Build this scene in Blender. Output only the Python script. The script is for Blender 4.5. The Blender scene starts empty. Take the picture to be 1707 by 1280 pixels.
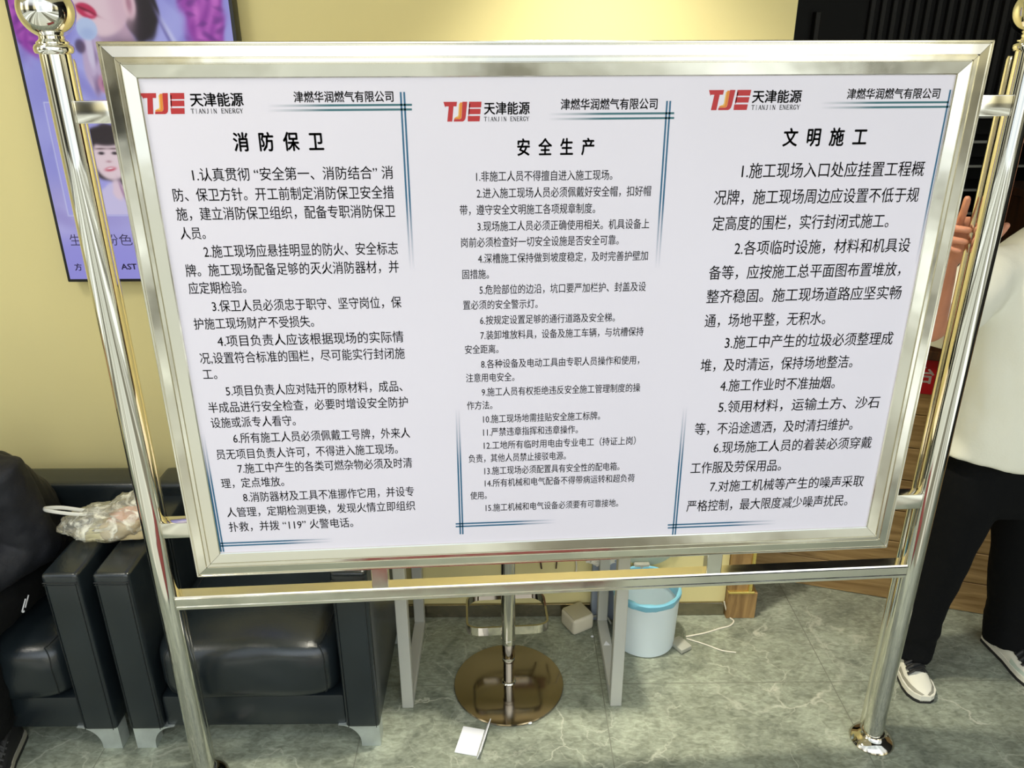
import bpy, bmesh, math, random
import numpy as np
from mathutils import Vector, Matrix, noise
random.seed(7)
C = bpy.context.scene.collection
S = bpy.context.scene
PI = math.pi

# ------------------------------------------------------------------ camera
cd = bpy.data.cameras.new('camera')
cd.sensor_width = 36.0
cd.lens = 1300 / 1707 * 36
cd.clip_start = 0.02
cam = bpy.data.objects.new('camera', cd)
C.objects.link(cam)
_p, _r, _y = math.radians(22.448), math.radians(0.218), math.radians(3.730)
fwd = Vector((math.sin(_y) * math.cos(_p), math.cos(_y) * math.cos(_p), -math.sin(_p)))
rt0 = Vector((math.cos(_y), -math.sin(_y), 0))
dn0 = fwd.cross(rt0)
rt = math.cos(_r) * rt0 + math.sin(_r) * dn0
dn = -math.sin(_r) * rt0 + math.cos(_r) * dn0
m = Matrix((rt, -dn, -fwd)).transposed().to_4x4()
m.translation = Vector((0, 0, 2.0))
cam.matrix_world = m
S.camera = cam

# ------------------------------------------------------------------ light
def lin(c):
    r = []
    for v in c[:3]:
        v /= 255.0
        r.append(v / 12.92 if v <= 0.04045 else ((v + 0.055) / 1.055) ** 2.4)
    return (r[0], r[1], r[2], 1.0)

S.view_settings.view_transform = 'Standard'
S.view_settings.look = 'None'
S.view_settings.gamma = 1
S.view_settings.use_curve_mapping = False
S.view_settings.exposure = -0.24

world = bpy.data.worlds.new('street_daylight')
S.world = world
world.use_nodes = True
wn = world.node_tree.nodes; wl = world.node_tree.links
wn.clear()
w_out = wn.new('ShaderNodeOutputWorld')
w_bg = wn.new('ShaderNodeBackground')
w_tc = wn.new('ShaderNodeTexCoord')
w_sep = wn.new('ShaderNodeSeparateXYZ')
wl.new(w_tc.outputs['Generated'], w_sep.inputs[0])
w_ramp = wn.new('ShaderNodeValToRGB')          # elevation: street, pale facades, bright hazy sky
w_map = wn.new('ShaderNodeMapRange')
w_map.inputs['From Min'].default_value = -0.2
w_map.inputs['From Max'].default_value = 0.8
wl.new(w_sep.outputs['Z'], w_map.inputs['Value'])
wl.new(w_map.outputs[0], w_ramp.inputs[0])
e = w_ramp.color_ramp.elements
e[0].position = 0.0; e[0].color = (0.20, 0.20, 0.18, 1)
e[1].position = 1.0; e[1].color = (0.80, 0.91, 1.0, 1)
for pos, col in ((0.19, (0.30, 0.30, 0.26, 1)), (0.21, (0.80, 0.76, 0.56, 1)), (0.36, (1.0, 0.96, 0.74, 1)), (0.42, (0.95, 0.97, 1.0, 1))):
    q = e.new(pos); q.color = col
# facades broken into upright bays
w_at = wn.new('ShaderNodeMath'); w_at.operation = 'ARCTAN2'
wl.new(w_sep.outputs['X'], w_at.inputs[0]); wl.new(w_sep.outputs['Y'], w_at.inputs[1])
w_cmb = wn.new('ShaderNodeCombineXYZ')
wl.new(w_at.outputs[0], w_cmb.inputs[0])
w_vor = wn.new('ShaderNodeTexNoise'); w_vor.inputs['Scale'].default_value = 2.1
w_vor.inputs['Detail'].default_value = 1.0
wl.new(w_cmb.outputs[0], w_vor.inputs['Vector'])
w_r2 = wn.new('ShaderNodeValToRGB')
e = w_r2.color_ramp.elements
e[0].position = 0.40; e[0].color = (0.06, 0.06, 0.055, 1)
e[1].position = 0.60; e[1].color = (1.7, 1.7, 1.65, 1)
q = e.new(0.47); q.color = (0.55, 0.52, 0.42, 1)
q = e.new(0.53); q.color = (0.95, 0.93, 0.8, 1)
wl.new(w_vor.outputs[0], w_r2.inputs[0])
w_low = wn.new('ShaderNodeMapRange')           # bays fade out with height
w_low.inputs['From Min'].default_value = 0.18; w_low.inputs['From Max'].default_value = 0.45
w_low.inputs['To Min'].default_value = 1.0; w_low.inputs['To Max'].default_value = 0.25
wl.new(w_sep.outputs['Z'], w_low.inputs['Value'])
w_mix = wn.new('ShaderNodeMixRGB'); w_mix.blend_type = 'MULTIPLY'
wl.new(w_low.outputs[0], w_mix.inputs[0])
wl.new(w_ramp.outputs[0], w_mix.inputs[1]); wl.new(w_r2.outputs[0], w_mix.inputs[2])
wl.new(w_mix.outputs[0], w_bg.inputs['Color'])
w_bg.inputs['Strength'].default_value = 1.7
wl.new(w_bg.outputs[0], w_out.inputs[0])

def area(name, loc, target, sx, sy, power, col=(1, 1, 1)):
    l = bpy.data.lights.new(name, 'AREA'); l.shape = 'RECTANGLE'
    l.size = sx; l.size_y = sy; l.energy = power; l.color = col
    o = bpy.data.objects.new(name, l); C.objects.link(o)
    o.location = loc
    o.rotation_euler = (Vector(target) - Vector(loc)).to_track_quat('-Z', 'Y').to_euler()
    return o
# ceiling luminaire above the passage behind the board, and the daylight of the open shop front
area('ceiling_lamp', (0.30, 1.98, 2.93), (0.55, 1.86, 0), 0.16, 0.16, 19, (1.0, 0.95, 0.80)).data.spread = math.radians(84)
area('ceiling_lamp_hall', (-1.6, 1.2, 2.93), (-1.6, 1.4, 0), 0.5, 0.5, 16, (1.0, 0.96, 0.86))
area('shop_front_daylight', (0.6, -1.6, 2.5), (0.2, 2.0, 1.2), 4.5, 2.4, 44, (0.82, 0.91, 1.0))

sd = bpy.data.lights.new('street_sun', 'SUN'); sd.energy = 2.0; sd.angle = 0.02; sd.color = (1.0, 0.95, 0.86)
so = bpy.data.objects.new('street_sun', sd); C.objects.link(so)
so.rotation_euler = Vector((-0.74, 0.08, -0.66)).to_track_quat('-Z', 'Y').to_euler()

# ------------------------------------------------------------------ room frame: u along the back wall, v into it
TH = -0.0575
RC, RS = math.cos(TH), math.sin(TH)
def rp(u, v, z=0.0):
    return Vector((u * RC - v * RS, 2.479 + u * RS + v * RC, z))
def to_room(x, y):
    return (x * RC + (y - 2.479) * RS, -x * RS + (y - 2.479) * RC)

# ------------------------------------------------------------------ materials
def mat(name, col, rough=0.5, metal=0.0, spec=0.5, bump=None, var=None, coat=0.0, trans=0.0, sheen=0.0, aniso=None):
    """procedural material: base colour, optional tonal noise var=(scale, amount), bump=(scale, strength)"""
    M = bpy.data.materials.new(name); M.use_nodes = True
    n = M.node_tree.nodes; l = M.node_tree.links
    b = n['Principled BSDF']
    b.inputs['Base Color'].default_value = lin(col)
    b.inputs['Roughness'].default_value = rough
    b.inputs['Metallic'].default_value = metal
    b.inputs['Specular IOR Level'].default_value = spec
    b.inputs['Coat Weight'].default_value = coat
    b.inputs['Transmission Weight'].default_value = trans
    b.inputs['Sheen Weight'].default_value = sheen
    tc = n.new('ShaderNodeTexCoord')
    if var:
        mp = n.new('ShaderNodeMapping'); l.new(tc.outputs['Object'], mp.inputs[0])
        if len(var) > 2: mp.inputs['Scale'].default_value = var[2]
        t = n.new('ShaderNodeTexNoise'); t.inputs['Scale'].default_value = var[0]; t.inputs['Detail'].default_value = 5
        l.new(mp.outputs[0], t.inputs['Vector'])
        r = n.new('ShaderNodeValToRGB')
        c = lin(col); a = var[1]
        r.color_ramp.elements[0].position = 0.3; r.color_ramp.elements[1].position = 0.7
        r.color_ramp.elements[0].color = (c[0] * (1 - a), c[1] * (1 - a), c[2] * (1 - a), 1)
        r.color_ramp.elements[1].color = (min(1, c[0] * (1 + a)), min(1, c[1] * (1 + a)), min(1, c[2] * (1 + a)), 1)
        l.new(t.outputs[0], r.inputs[0]); l.new(r.outputs[0], b.inputs['Base Color'])
    if bump:
        t2 = n.new('ShaderNodeTexNoise'); t2.inputs['Scale'].default_value = bump[0]; t2.inputs['Detail'].default_value = 4
        l.new(tc.outputs['Object'], t2.inputs['Vector'])
        bp = n.new('ShaderNodeBump'); bp.inputs['Strength'].default_value = bump[1]; bp.inputs['Distance'].default_value = 0.01
        l.new(t2.outputs[0], bp.inputs['Height']); l.new(bp.outputs[0], b.inputs['Normal'])
    return M

def steel(name, col, rough, scr=0.06):
    M = mat(name, col, rough, 1.0)
    n = M.node_tree.nodes; l = M.node_tree.links; b = n['Principled BSDF']
    tc = n['Texture Coordinate']
    t = n.new('ShaderNodeTexNoise'); t.inputs['Scale'].default_value = 14; t.inputs['Detail'].default_value = 6
    l.new(tc.outputs['Object'], t.inputs['Vector'])
    mr = n.new('ShaderNodeMapRange'); mr.inputs['From Min'].default_value = 0.35; mr.inputs['From Max'].default_value = 0.75
    mr.inputs['To Min'].default_value = rough; mr.inputs['To Max'].default_value = rough + scr * 2.2
    l.new(t.outputs[0], mr.inputs['Value']); l.new(mr.outputs[0], b.inputs['Roughness'])
    t2 = n.new('ShaderNodeTexNoise'); t2.inputs['Scale'].default_value = 9; t2.inputs['Detail'].default_value = 2
    l.new(tc.outputs['Object'], t2.inputs['Vector'])
    bp = n.new('ShaderNodeBump'); bp.inputs['Strength'].default_value = scr; bp.inputs['Distance'].default_value = 0.02
    l.new(t2.outputs[0], bp.inputs['Height']); l.new(bp.outputs[0], b.inputs['Normal'])
    return M

STEEL = steel('stainless_steel', (236, 233, 222), 0.10, 0.05)
STEEL_POST = steel('polished_steel_tube', (234, 232, 224), 0.05, 0.012)
PLATE = steel('smoked_chrome', (158, 148, 136), 0.09, 0.03)
CHROME = steel('chrome', (205, 200, 188), 0.06, 0.02)
LEG_METAL = mat('brushed_aluminium', (205, 212, 208), 0.42, 0.6, var=(20, 0.12))
SHEET = mat('white_vinyl_print', (237, 232, 244), 0.42, 0, 0.4, var=(1.6, 0.02))
INK = mat('black_print', (42, 40, 44), 0.5)
INK_RED = mat('red_print', (192, 44, 48), 0.5)
INK_ORANGE = mat('orange_print', (232, 140, 50), 0.5)
INK_YELLOW = mat('yellow_print', (240, 196, 90), 0.5)
LEATHER = mat('black_leather', (30, 37, 41), 0.26, 0, 0.7, bump=(240, 0.07), var=(6, 0.18))
SEAM = mat('black_stitching', (22, 26, 28), 0.5)
WHITE_PLASTIC = mat('white_plastic', (228, 226, 216), 0.4)
BIN_PLASTIC = mat('bin_plastic', (222, 234, 238), 0.38)
BIN_BAG = mat('blue_bag_film', (128, 192, 216), 0.3)
BIN_LID = mat('bin_lid_plastic', (172, 186, 172), 0.45)
GREY_PLASTIC = mat('grey_plastic', (168, 168, 156), 0.5)
FRAME_PAINT = mat('grey_powder_coat', (196, 196, 188), 0.4, 0.2)
TABLE_TOP = mat('pale_laminate', (214, 204, 184), 0.45, var=(8, 0.08))
BLACK_PLASTIC = mat('black_plastic', (20, 20, 22), 0.35)
PAPER = mat('white_paper', (238, 238, 242), 0.6)
CABLE_WHITE = mat('white_cable', (226, 220, 204), 0.45)
CABLE_DARK = mat('dark_cable', (70, 48, 40), 0.5)
GOLD = mat('gold_trim', (232, 208, 120), 0.25, 0.85)
SIGN_RED = mat('red_sign', (176, 20, 30), 0.4)
SIGN_WHITE = mat('white_sign_letter', (226, 216, 214), 0.5)
DARK = mat('unlit_hall_paint', (30, 29, 27), 0.7, var=(5, 0.2))  # near-black puts the unlit hall's darkness into the wall and ceiling colour
SLAT = mat('charcoal_slat', (62, 60, 56), 0.6)
SHELF_EDGE = mat('grey_metal_edge', (150, 150, 142), 0.4, 0.5)
SKIN = mat('skin', (206, 142, 112), 0.5, 0, 0.4, var=(18, 0.08))
SHIRT = mat('white_cotton', (236, 234, 216), 0.85, sheen=0.1, bump=(160, 0.08))
TROUSER = mat('black_cotton', (10, 11, 12), 0.95, 0, 0.2, bump=(220, 0.12))
NAVY = mat('navy_fabric', (15, 17, 26), 0.7, bump=(140, 0.12), var=(7, 0.2))
SHOE_WHITE = mat('cream_suede', (234, 230, 212), 0.7)
SHOE_GREY = mat('grey_suede', (158, 154, 138), 0.75)
RUBBER = mat('black_rubber', (32, 32, 32), 0.6)
MIDSOLE = mat('white_midsole', (236, 232, 216), 0.6)
HAIR = mat('black_hair', (20, 18, 17), 0.5)
BREAD = mat('bread_crust', (226, 206, 160), 0.75, var=(22, 0.12))
FILLING = mat('pink_filling', (222, 168, 138), 0.7, var=(30, 0.15))
CUSHION = mat('brown_vinyl', (80, 60, 46), 0.4)

def film_mat():
    M = bpy.data.materials.new('clear_bag_film'); M.use_nodes = True
    n = M.node_tree.nodes; l = M.node_tree.links; n.clear()
    o = n.new('ShaderNodeOutputMaterial')
    tr = n.new('ShaderNodeBsdfTransparent')
    gl = n.new('ShaderNodeBsdfGlossy'); gl.inputs['Roughness'].default_value = 0.16; gl.inputs['Color'].default_value = (1, 1, 0.95, 1)
    df = n.new('ShaderNodeBsdfDiffuse'); df.inputs['Color'].default_value = lin((250, 248, 232))
    fr = n.new('ShaderNodeLayerWeight'); fr.inputs['Blend'].default_value = 0.35
    tc = n.new('ShaderNodeTexCoord')
    t = n.new('ShaderNodeTexNoise'); t.inputs['Scale'].default_value = 22; t.inputs['Detail'].default_value = 6; t.inputs['Distortion'].default_value = 1.2
    l.new(tc.outputs['Object'], t.inputs['Vector'])
    r = n.new('ShaderNodeMapRange'); r.inputs['From Min'].default_value = 0.50; r.inputs['From Max'].default_value = 0.66
    r.inputs['To Min'].default_value = 0.20; r.inputs['To Max'].default_value = 0.85
    l.new(t.outputs[0], r.inputs['Value'])
    mx = n.new('ShaderNodeMixShader'); l.new(r.outputs[0], mx.inputs[0]); l.new(tr.outputs[0], mx.inputs[1]); l.new(df.outputs[0], mx.inputs[2])
    mx2 = n.new('ShaderNodeMixShader'); l.new(fr.outputs['Fresnel'], mx2.inputs[0]); l.new(mx.outputs[0], mx2.inputs[1]); l.new(gl.outputs[0], mx2.inputs[2])
    bp = n.new('ShaderNodeBump'); bp.inputs['Strength'].default_value = 0.6; bp.inputs['Distance'].default_value = 0.01
    l.new(t.outputs[0], bp.inputs['Height']); l.new(bp.outputs[0], gl.inputs['Normal']); l.new(bp.outputs[0], fr.inputs['Normal'])
    l.new(mx2.outputs[0], o.inputs[0])
    return M
FILM = film_mat()

def wood_mat(name, c1, c2, rough=0.45, sc=(1.2, 14, 14)):
    M = mat(name, c1, rough)
    n = M.node_tree.nodes; l = M.node_tree.links; b = n['Principled BSDF']
    tc = n['Texture Coordinate']
    mp = n.new('ShaderNodeMapping'); mp.inputs['Scale'].default_value = sc
    l.new(tc.outputs['Object'], mp.inputs[0])
    t = n.new('ShaderNodeTexNoise'); t.inputs['Scale'].default_value = 2.2; t.inputs['Detail'].default_value = 7; t.inputs['Distortion'].default_value = 1.6
    l.new(mp.outputs[0], t.inputs['Vector'])
    r = n.new('ShaderNodeValToRGB')
    r.color_ramp.elements[0].position = 0.32; r.color_ramp.elements[0].color = lin(c1)
    r.color_ramp.elements[1].position = 0.66; r.color_ramp.elements[1].color = lin(c2)
    l.new(t.outputs[0], r.inputs[0]); l.new(r.outputs[0], b.inputs['Base Color'])
    return M
WOOD = wood_mat('oak_plank', (134, 104, 62), (182, 150, 100))
WOOD2 = wood_mat('oak_veneer', (128, 97, 58), (172, 138, 88), sc=(10, 10, 1.4))
DARKWOOD = wood_mat('dark_timber', (58, 36, 22), (92, 58, 34), sc=(10, 10, 1.4))

def floor_mat():
    M = bpy.data.materials.new('grey_green_stone_tile'); M.use_nodes = True
    n = M.node_tree.nodes; l = M.node_tree.links; b = n['Principled BSDF']
    tc = n.new('ShaderNodeTexCoord')
    t = n.new('ShaderNodeTexNoise'); t.inputs['Scale'].default_value = 4.5; t.inputs['Detail'].default_value = 10; t.inputs['Roughness'].default_value = 0.74; t.inputs['Distortion'].default_value = 0.6
    l.new(tc.outputs['Object'], t.inputs['Vector'])
    r = n.new('ShaderNodeValToRGB')
    r.color_ramp.elements[0].position = 0.30; r.color_ramp.elements[0].color = lin((100, 105, 93))
    r.color_ramp.elements[1].position = 0.74; r.color_ramp.elements[1].color = lin((174, 180, 160))
    q = r.color_ramp.elements.new(0.5); q.color = lin((139, 144, 127))
    l.new(t.outputs[0], r.inputs[0])
    # fine streaky grain
    mp = n.new('ShaderNodeMapping'); mp.inputs['Scale'].default_value = (22, 46, 1); mp.inputs['Rotation'].default_value = (0, 0, 0.5)
    l.new(tc.outputs['Object'], mp.inputs[0])
    t3 = n.new('ShaderNodeTexNoise'); t3.inputs['Scale'].default_value = 1.6; t3.inputs['Detail'].default_value = 7; t3.inputs['Distortion'].default_value = 1.0
    l.new(mp.outputs[0], t3.inputs['Vector'])
    g = n.new('ShaderNodeMixRGB'); g.blend_type = 'SOFT_LIGHT'; g.inputs[0].default_value = 0.75
    g3 = n.new('ShaderNodeMapRange'); g3.inputs['From Min'].default_value = 0.30; g3.inputs['From Max'].default_value = 0.70; g3.inputs['To Min'].default_value = 0.24; g3.inputs['To Max'].default_value = 0.78
    l.new(t3.outputs[0], g3.inputs['Value'])
    l.new(r.outputs[0], g.inputs[1]); l.new(g3.outputs[0], g.inputs[2])
    col = g.outputs[0]
    # pale veins: two scales of distorted cell edges, broken up by noise
    for sc, w, amt, seed in ((2.9, 0.007, 0.85, 0.0), (6.2, 0.011, 0.55, 3.7)):
        nd = n.new('ShaderNodeTexNoise'); nd.inputs['Scale'].default_value = 3.2; nd.inputs['Detail'].default_value = 6
        l.new(tc.outputs['Object'], nd.inputs['Vector'])
        vm = n.new('ShaderNodeVectorMath'); vm.operation = 'MULTIPLY_ADD'; vm.inputs[1].default_value = (0.55, 0.55, 0); 
        l.new(nd.outputs['Color'], vm.inputs[0]); l.new(tc.outputs['Object'], vm.inputs[2])
        ad = n.new('ShaderNodeVectorMath'); ad.operation = 'ADD'; ad.inputs[1].default_value = (seed, seed * 0.7, 0)
        l.new(vm.outputs[0], ad.inputs[0])
        v = n.new('ShaderNodeTexVoronoi'); v.feature = 'DISTANCE_TO_EDGE'; v.inputs['Scale'].default_value = sc
        l.new(ad.outputs[0], v.inputs['Vector'])
        mr = n.new('ShaderNodeMapRange'); mr.inputs['From Min'].default_value = 0.0; mr.inputs['From Max'].default_value = w * 2
        mr.inputs['To Min'].default_value = amt; mr.inputs['To Max'].default_value = 0
        l.new(v.outputs[0], mr.inputs['Value'])
        nb = n.new('ShaderNodeTexNoise'); nb.inputs['Scale'].default_value = 4.5; nb.inputs['Detail'].default_value = 3
        l.new(ad.outputs[0], nb.inputs['Vector'])
        mb = n.new('ShaderNodeMapRange'); mb.inputs['From Min'].default_value = 0.45; mb.inputs['From Max'].default_value = 0.62
        l.new(nb.outputs[0], mb.inputs['Value'])
        mu = n.new('ShaderNodeMath'); mu.operation = 'MULTIPLY'; l.new(mr.outputs[0], mu.inputs[0]); l.new(mb.outputs[0], mu.inputs[1])
        mx = n.new('ShaderNodeMixRGB'); mx.inputs[2].default_value = lin((196, 196, 178))
        l.new(mu.outputs[0], mx.inputs[0]); l.new(col, mx.inputs[1]); col = mx.outputs[0]
    # tile joints every 0.8 m
    sp = n.new('ShaderNodeSeparateXYZ'); l.new(tc.outputs['Object'], sp.inputs[0])
    prev = None
    for ax, off in (('X', 0.465), ('Y', -0.37)):
        s1 = n.new('ShaderNodeMath'); s1.operation = 'SUBTRACT'; s1.inputs[1].default_value = off - 40.0
        l.new(sp.outputs[ax], s1.inputs[0])
        pp = n.new('ShaderNodeMath'); pp.operation = 'PINGPONG'; pp.inputs[1].default_value = 0.4
        l.new(s1.outputs[0], pp.inputs[0])
        lt = n.new('ShaderNodeMath'); lt.operation = 'LESS_THAN'; lt.inputs[1].default_value = 0.0016
        l.new(pp.outputs[0], lt.inputs[0])
        if prev is None: prev = lt.outputs[0]
        else:
            mxm = n.new('ShaderNodeMath'); mxm.operation = 'MAXIMUM'; l.new(prev, mxm.inputs[0]); l.new(lt.outputs[0], mxm.inputs[1]); prev = mxm.outputs[0]
    mj = n.new('ShaderNodeMixRGB'); mj.inputs[2].default_value = lin((116, 118, 104))
    l.new(prev, mj.inputs[0]); l.new(col, mj.inputs[1])
    l.new(mj.outputs[0], b.inputs['Base Color'])
    b.inputs['Roughness'].default_value = 0.34
    b.inputs['Specular IOR Level'].default_value = 0.35
    bp = n.new('ShaderNodeBump'); bp.inputs['Strength'].default_value = 0.12; bp.inputs['Distance'].default_value = 0.01
    l.new(t.outputs[0], bp.inputs['Height']); l.new(bp.outputs[0], b.inputs['Normal'])
    return M
FLOOR = floor_mat()
WALL = mat('cream_yellow_paint', (230, 218, 160), 0.6, 0, 0.3, var=(1.2, 0.03), bump=(90, 0.03))
WALL_SIDE = mat('cream_paint', (224, 214, 170), 0.6)
CEIL = mat('white_ceiling_paint', (232, 226, 200), 0.7)
SKIRT = steel('steel_skirting', (150, 142, 124), 0.18, 0.05)
def paving_mat():
    # pale and dark bands added to the unseen paving to streak steel reflections
    M = mat('reflection_band_paving', (150, 144, 128), 0.8)
    n = M.node_tree.nodes; l = M.node_tree.links; b = n['Principled BSDF']; tc = n['Texture Coordinate']
    sp = n.new('ShaderNodeSeparateXYZ'); l.new(tc.outputs['Object'], sp.inputs[0])
    cm = n.new('ShaderNodeCombineXYZ'); l.new(sp.outputs['X'], cm.inputs[0])
    t = n.new('ShaderNodeTexNoise'); t.inputs['Scale'].default_value = 0.42; t.inputs['Detail'].default_value = 1.0
    l.new(cm.outputs[0], t.inputs['Vector'])
    r = n.new('ShaderNodeValToRGB'); e = r.color_ramp.elements
    e[0].position = 0.36; e[0].color = lin((60, 60, 54)); e[1].position = 0.62; e[1].color = lin((246, 246, 240))
    for p, c in ((0.44, (118, 112, 92)), (0.49, (216, 216, 204)), (0.52, (110, 104, 86)), (0.56, (226, 226, 212))):
        q = e.new(p); q.color = lin(c)
    l.new(t.outputs[0], r.inputs[0]); l.new(r.outputs[0], b.inputs['Base Color'])
    return M
PAVE = paving_mat()

# ------------------------------------------------------------------ mesh helpers
def obj(name, bm, material, parent=None, smooth=True, loc=None, angle=0.7, rotz=None):
    me = bpy.data.meshes.new(name)
    bmesh.ops.recalc_face_normals(bm, faces=bm.faces)
    bm.to_mesh(me); bm.free()
    mats = material if isinstance(material, (list, tuple)) else [material]
    for q in mats: me.materials.append(q)
    o = bpy.data.objects.new(name, me); C.objects.link(o)
    if parent: o.parent = parent
    if loc is not None: o.location = loc
    if rotz is not None: o.rotation_euler = (0, 0, rotz)
    if smooth:
        for p in me.polygons: p.use_smooth = True
        me.set_sharp_from_angle(angle=angle)
    return o
def tag(o, label, cat, group=None):
    o['label'] = label; o['category'] = cat
    if group: o['group'] = group
    return o
def thing(name, label, cat, loc=(0, 0, 0), rotz=0.0, group=None):
    o = bpy.data.objects.new(name, None); C.objects.link(o)
    o.empty_display_size = 0.1
    o.location = loc; o.rotation_euler = (0, 0, rotz)
    return tag(o, label, cat, group)
def struct(name, bm, material, loc=None, rotz=None, parent=None, smooth=False):
    o = obj(name, bm, material, parent, smooth, loc, rotz=rotz)
    if not parent: o['kind'] = 'structure'
    return o
NB = bmesh.new
def merge(bm, tmp, M=None):
    if M is not None: tmp.transform(M)
    me = bpy.data.meshes.new('tmp'); tmp.to_mesh(me); tmp.free(); bm.from_mesh(me); bpy.data.meshes.remove(me)
def bx(bm, lo, hi, bev=0.0, seg=2, M=None, midx=0):
    t = NB()
    bmesh.ops.create_cube(t, size=1)
    for v in t.verts:
        v.co = Vector([lo[i] + (v.co[i] + 0.5) * (hi[i] - lo[i]) for i in range(3)])
    if bev: bmesh.ops.bevel(t, geom=t.edges[:], offset=bev, segments=seg, affect='EDGES', profile=0.6)
    for f in t.faces: f.material_index = midx
    merge(bm, t, M); return bm
def lathe(bm, prof, n=40, loc=(0, 0, 0), cap=True, M=None):
    t = NB(); rings = []
    for r, z in prof:
        rings.append([t.verts.new((r * math.cos(2 * PI * k / n), r * math.sin(2 * PI * k / n), z)) for k in range(n)])
    for a, b in zip(rings, rings[1:]):
        for k in range(n): t.faces.new((a[k], a[(k + 1) % n], b[(k + 1) % n], b[k]))
    if cap:
        for rg, fl in ((rings[0], True), (rings[-1], False)):
            try: t.faces.new(rg[::-1] if fl else rg)
            except ValueError: pass
    t.transform(Matrix.Translation(loc)); merge(bm, t, M); return bm
def ring_pts(c, a, b, n, ra, rb, e=2.0):
    out = []
    for k in range(n):
        th = 2 * PI * k / n
        x, y = math.cos(th), math.sin(th)
        if e != 2.0:
            x = math.copysign(abs(x) ** (2 / e), x); y = math.copysign(abs(y) ** (2 / e), y)
        out.append(c + a * (x * ra) + b * (y * rb))
    return out
def loft(bm, rings, cap=True):
    vr = [[bm.verts.new(p) for p in r] for r in rings]
    n = len(vr[0])
    for a, b in zip(vr, vr[1:]):
        for k in range(n): bm.faces.new((a[k], a[(k + 1) % n], b[(k + 1) % n], b[k]))
    if cap:
        bm.faces.new(vr[0][::-1]); bm.faces.new(vr[-1])
    return bm
def tube(bm, pts, r, n=12, cap=True, side=None, round_ends=False, e=2.0):
    """swept tube; r = radius, list of radii, or list of (ra, rb)"""
    P = [Vector(p) for p in pts]
    R = [r] * len(P) if isinstance(r, (int, float)) else list(r)
    R = [(q, q) if isinstance(q, (int, float)) else q for q in R]
    T = [(P[min(i + 1, len(P) - 1)] - P[max(i - 1, 0)]).normalized() for i in range(len(P))]
    s = Vector(side) if side else (Vector((0, 0, 1)) if abs(T[0].z) < 0.9 else Vector((1, 0, 0)))
    rings = []
    if round_ends:
        P2, R2, T2 = [], [], []
        for f in (0.97, 0.75, 0.4):
            P2.append(P[0] - T[0] * max(R[0]) * f); k = math.sqrt(1 - f * f); R2.append((R[0][0] * k, R[0][1] * k)); T2.append(T[0])
        P2 += P; R2 += R; T2 += T
        for f in (0.4, 0.75, 0.97):
            P2.append(P[-1] + T[-1] * max(R[-1]) * f); k = math.sqrt(1 - f * f); R2.append((R[-1][0] * k, R[-1][1] * k)); T2.append(T[-1])
        P, R, T = P2, R2, T2
    for p, (ra, rb), t in zip(P, R, T):
        a = (s - t * s.dot(t)).normalized(); s = a if side is None else s
        b = t.cross(a)
        rings.append(ring_pts(p, a, b, n, ra, rb, e))
    return loft(bm, rings, cap)
def curve_pts(ctrl, n=10):
    """Catmull-Rom through control points"""
    P = [Vector(p) for p in ctrl]; P = [P[0] * 2 - P[1]] + P + [P[-1] * 2 - P[-2]]
    out = []
    for i in range(1, len(P) - 2):
        for k in range(n):
            t = k / n
            out.append(0.5 * ((2 * P[i]) + (P[i + 1] - P[i - 1]) * t + (2 * P[i - 1] - 5 * P[i] + 4 * P[i + 1] - P[i + 2]) * t * t + (3 * P[i] - P[i - 1] - 3 * P[i + 1] + P[i + 2]) * t ** 3))
    out.append(P[-2]); return out
def prism(bm, poly, y0, y1, M=None):
    """polygon in xz extruded along y"""
    t = NB()
    a = [t.verts.new((x, y0, z)) for x, z in poly]; b = [t.verts.new((x, y1, z)) for x, z in poly]
    n = len(poly)
    t.faces.new(a); t.faces.new(b[::-1])
    for k in range(n): t.faces.new((a[k], b[k], b[(k + 1) % n], a[(k + 1) % n]))
    merge(bm, t, M); return bm
def ball(bm, c, r, seg=20, sc=(1, 1, 1)):
    t = NB(); bmesh.ops.create_uvsphere(t, u_segments=seg, v_segments=max(8, seg // 2), radius=r)
    t.transform(Matrix.Translation(c) @ Matrix.Diagonal((sc[0], sc[1], sc[2], 1))); merge(bm, t); return bm
def remesh(bm, voxel, smooth=4, factor=0.5):
    """fuse overlapping closed shapes into one continuous surface"""
    me = bpy.data.meshes.new('tmp'); bmesh.ops.recalc_face_normals(bm, faces=bm.faces); bm.to_mesh(me); bm.free()
    o = bpy.data.objects.new('tmp', me); C.objects.link(o)
    md = o.modifiers.new('r', 'REMESH'); md.mode = 'VOXEL'; md.voxel_size = voxel
    if smooth:
        sm = o.modifiers.new('s', 'SMOOTH'); sm.iterations = smooth; sm.factor = factor
    dg = bpy.context.evaluated_depsgraph_get(); dg.update()
    nm = bpy.data.meshes.new_from_object(o.evaluated_get(dg), depsgraph=dg)
    out = NB(); out.from_mesh(nm)
    bpy.data.objects.remove(o); bpy.data.meshes.remove(me); bpy.data.meshes.remove(nm)
    return out
def wrinkle(bm, amp, freq=(9, 9, 9), seed=0.0, fn=None):
    bm.normal_update()
    mv = []
    for v in bm.verts:
        q = Vector((v.co.x * freq[0] + seed, v.co.y * freq[1], v.co.z * freq[2]))
        d = noise.noise(q) + 0.5 * noise.noise(q * 2.1)
        k = amp * (fn(v.co) if fn else 1)
        mv.append(v.co + v.normal * d * k)
    for v, c in zip(bm.verts, mv): v.co = c
    return bm

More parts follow.
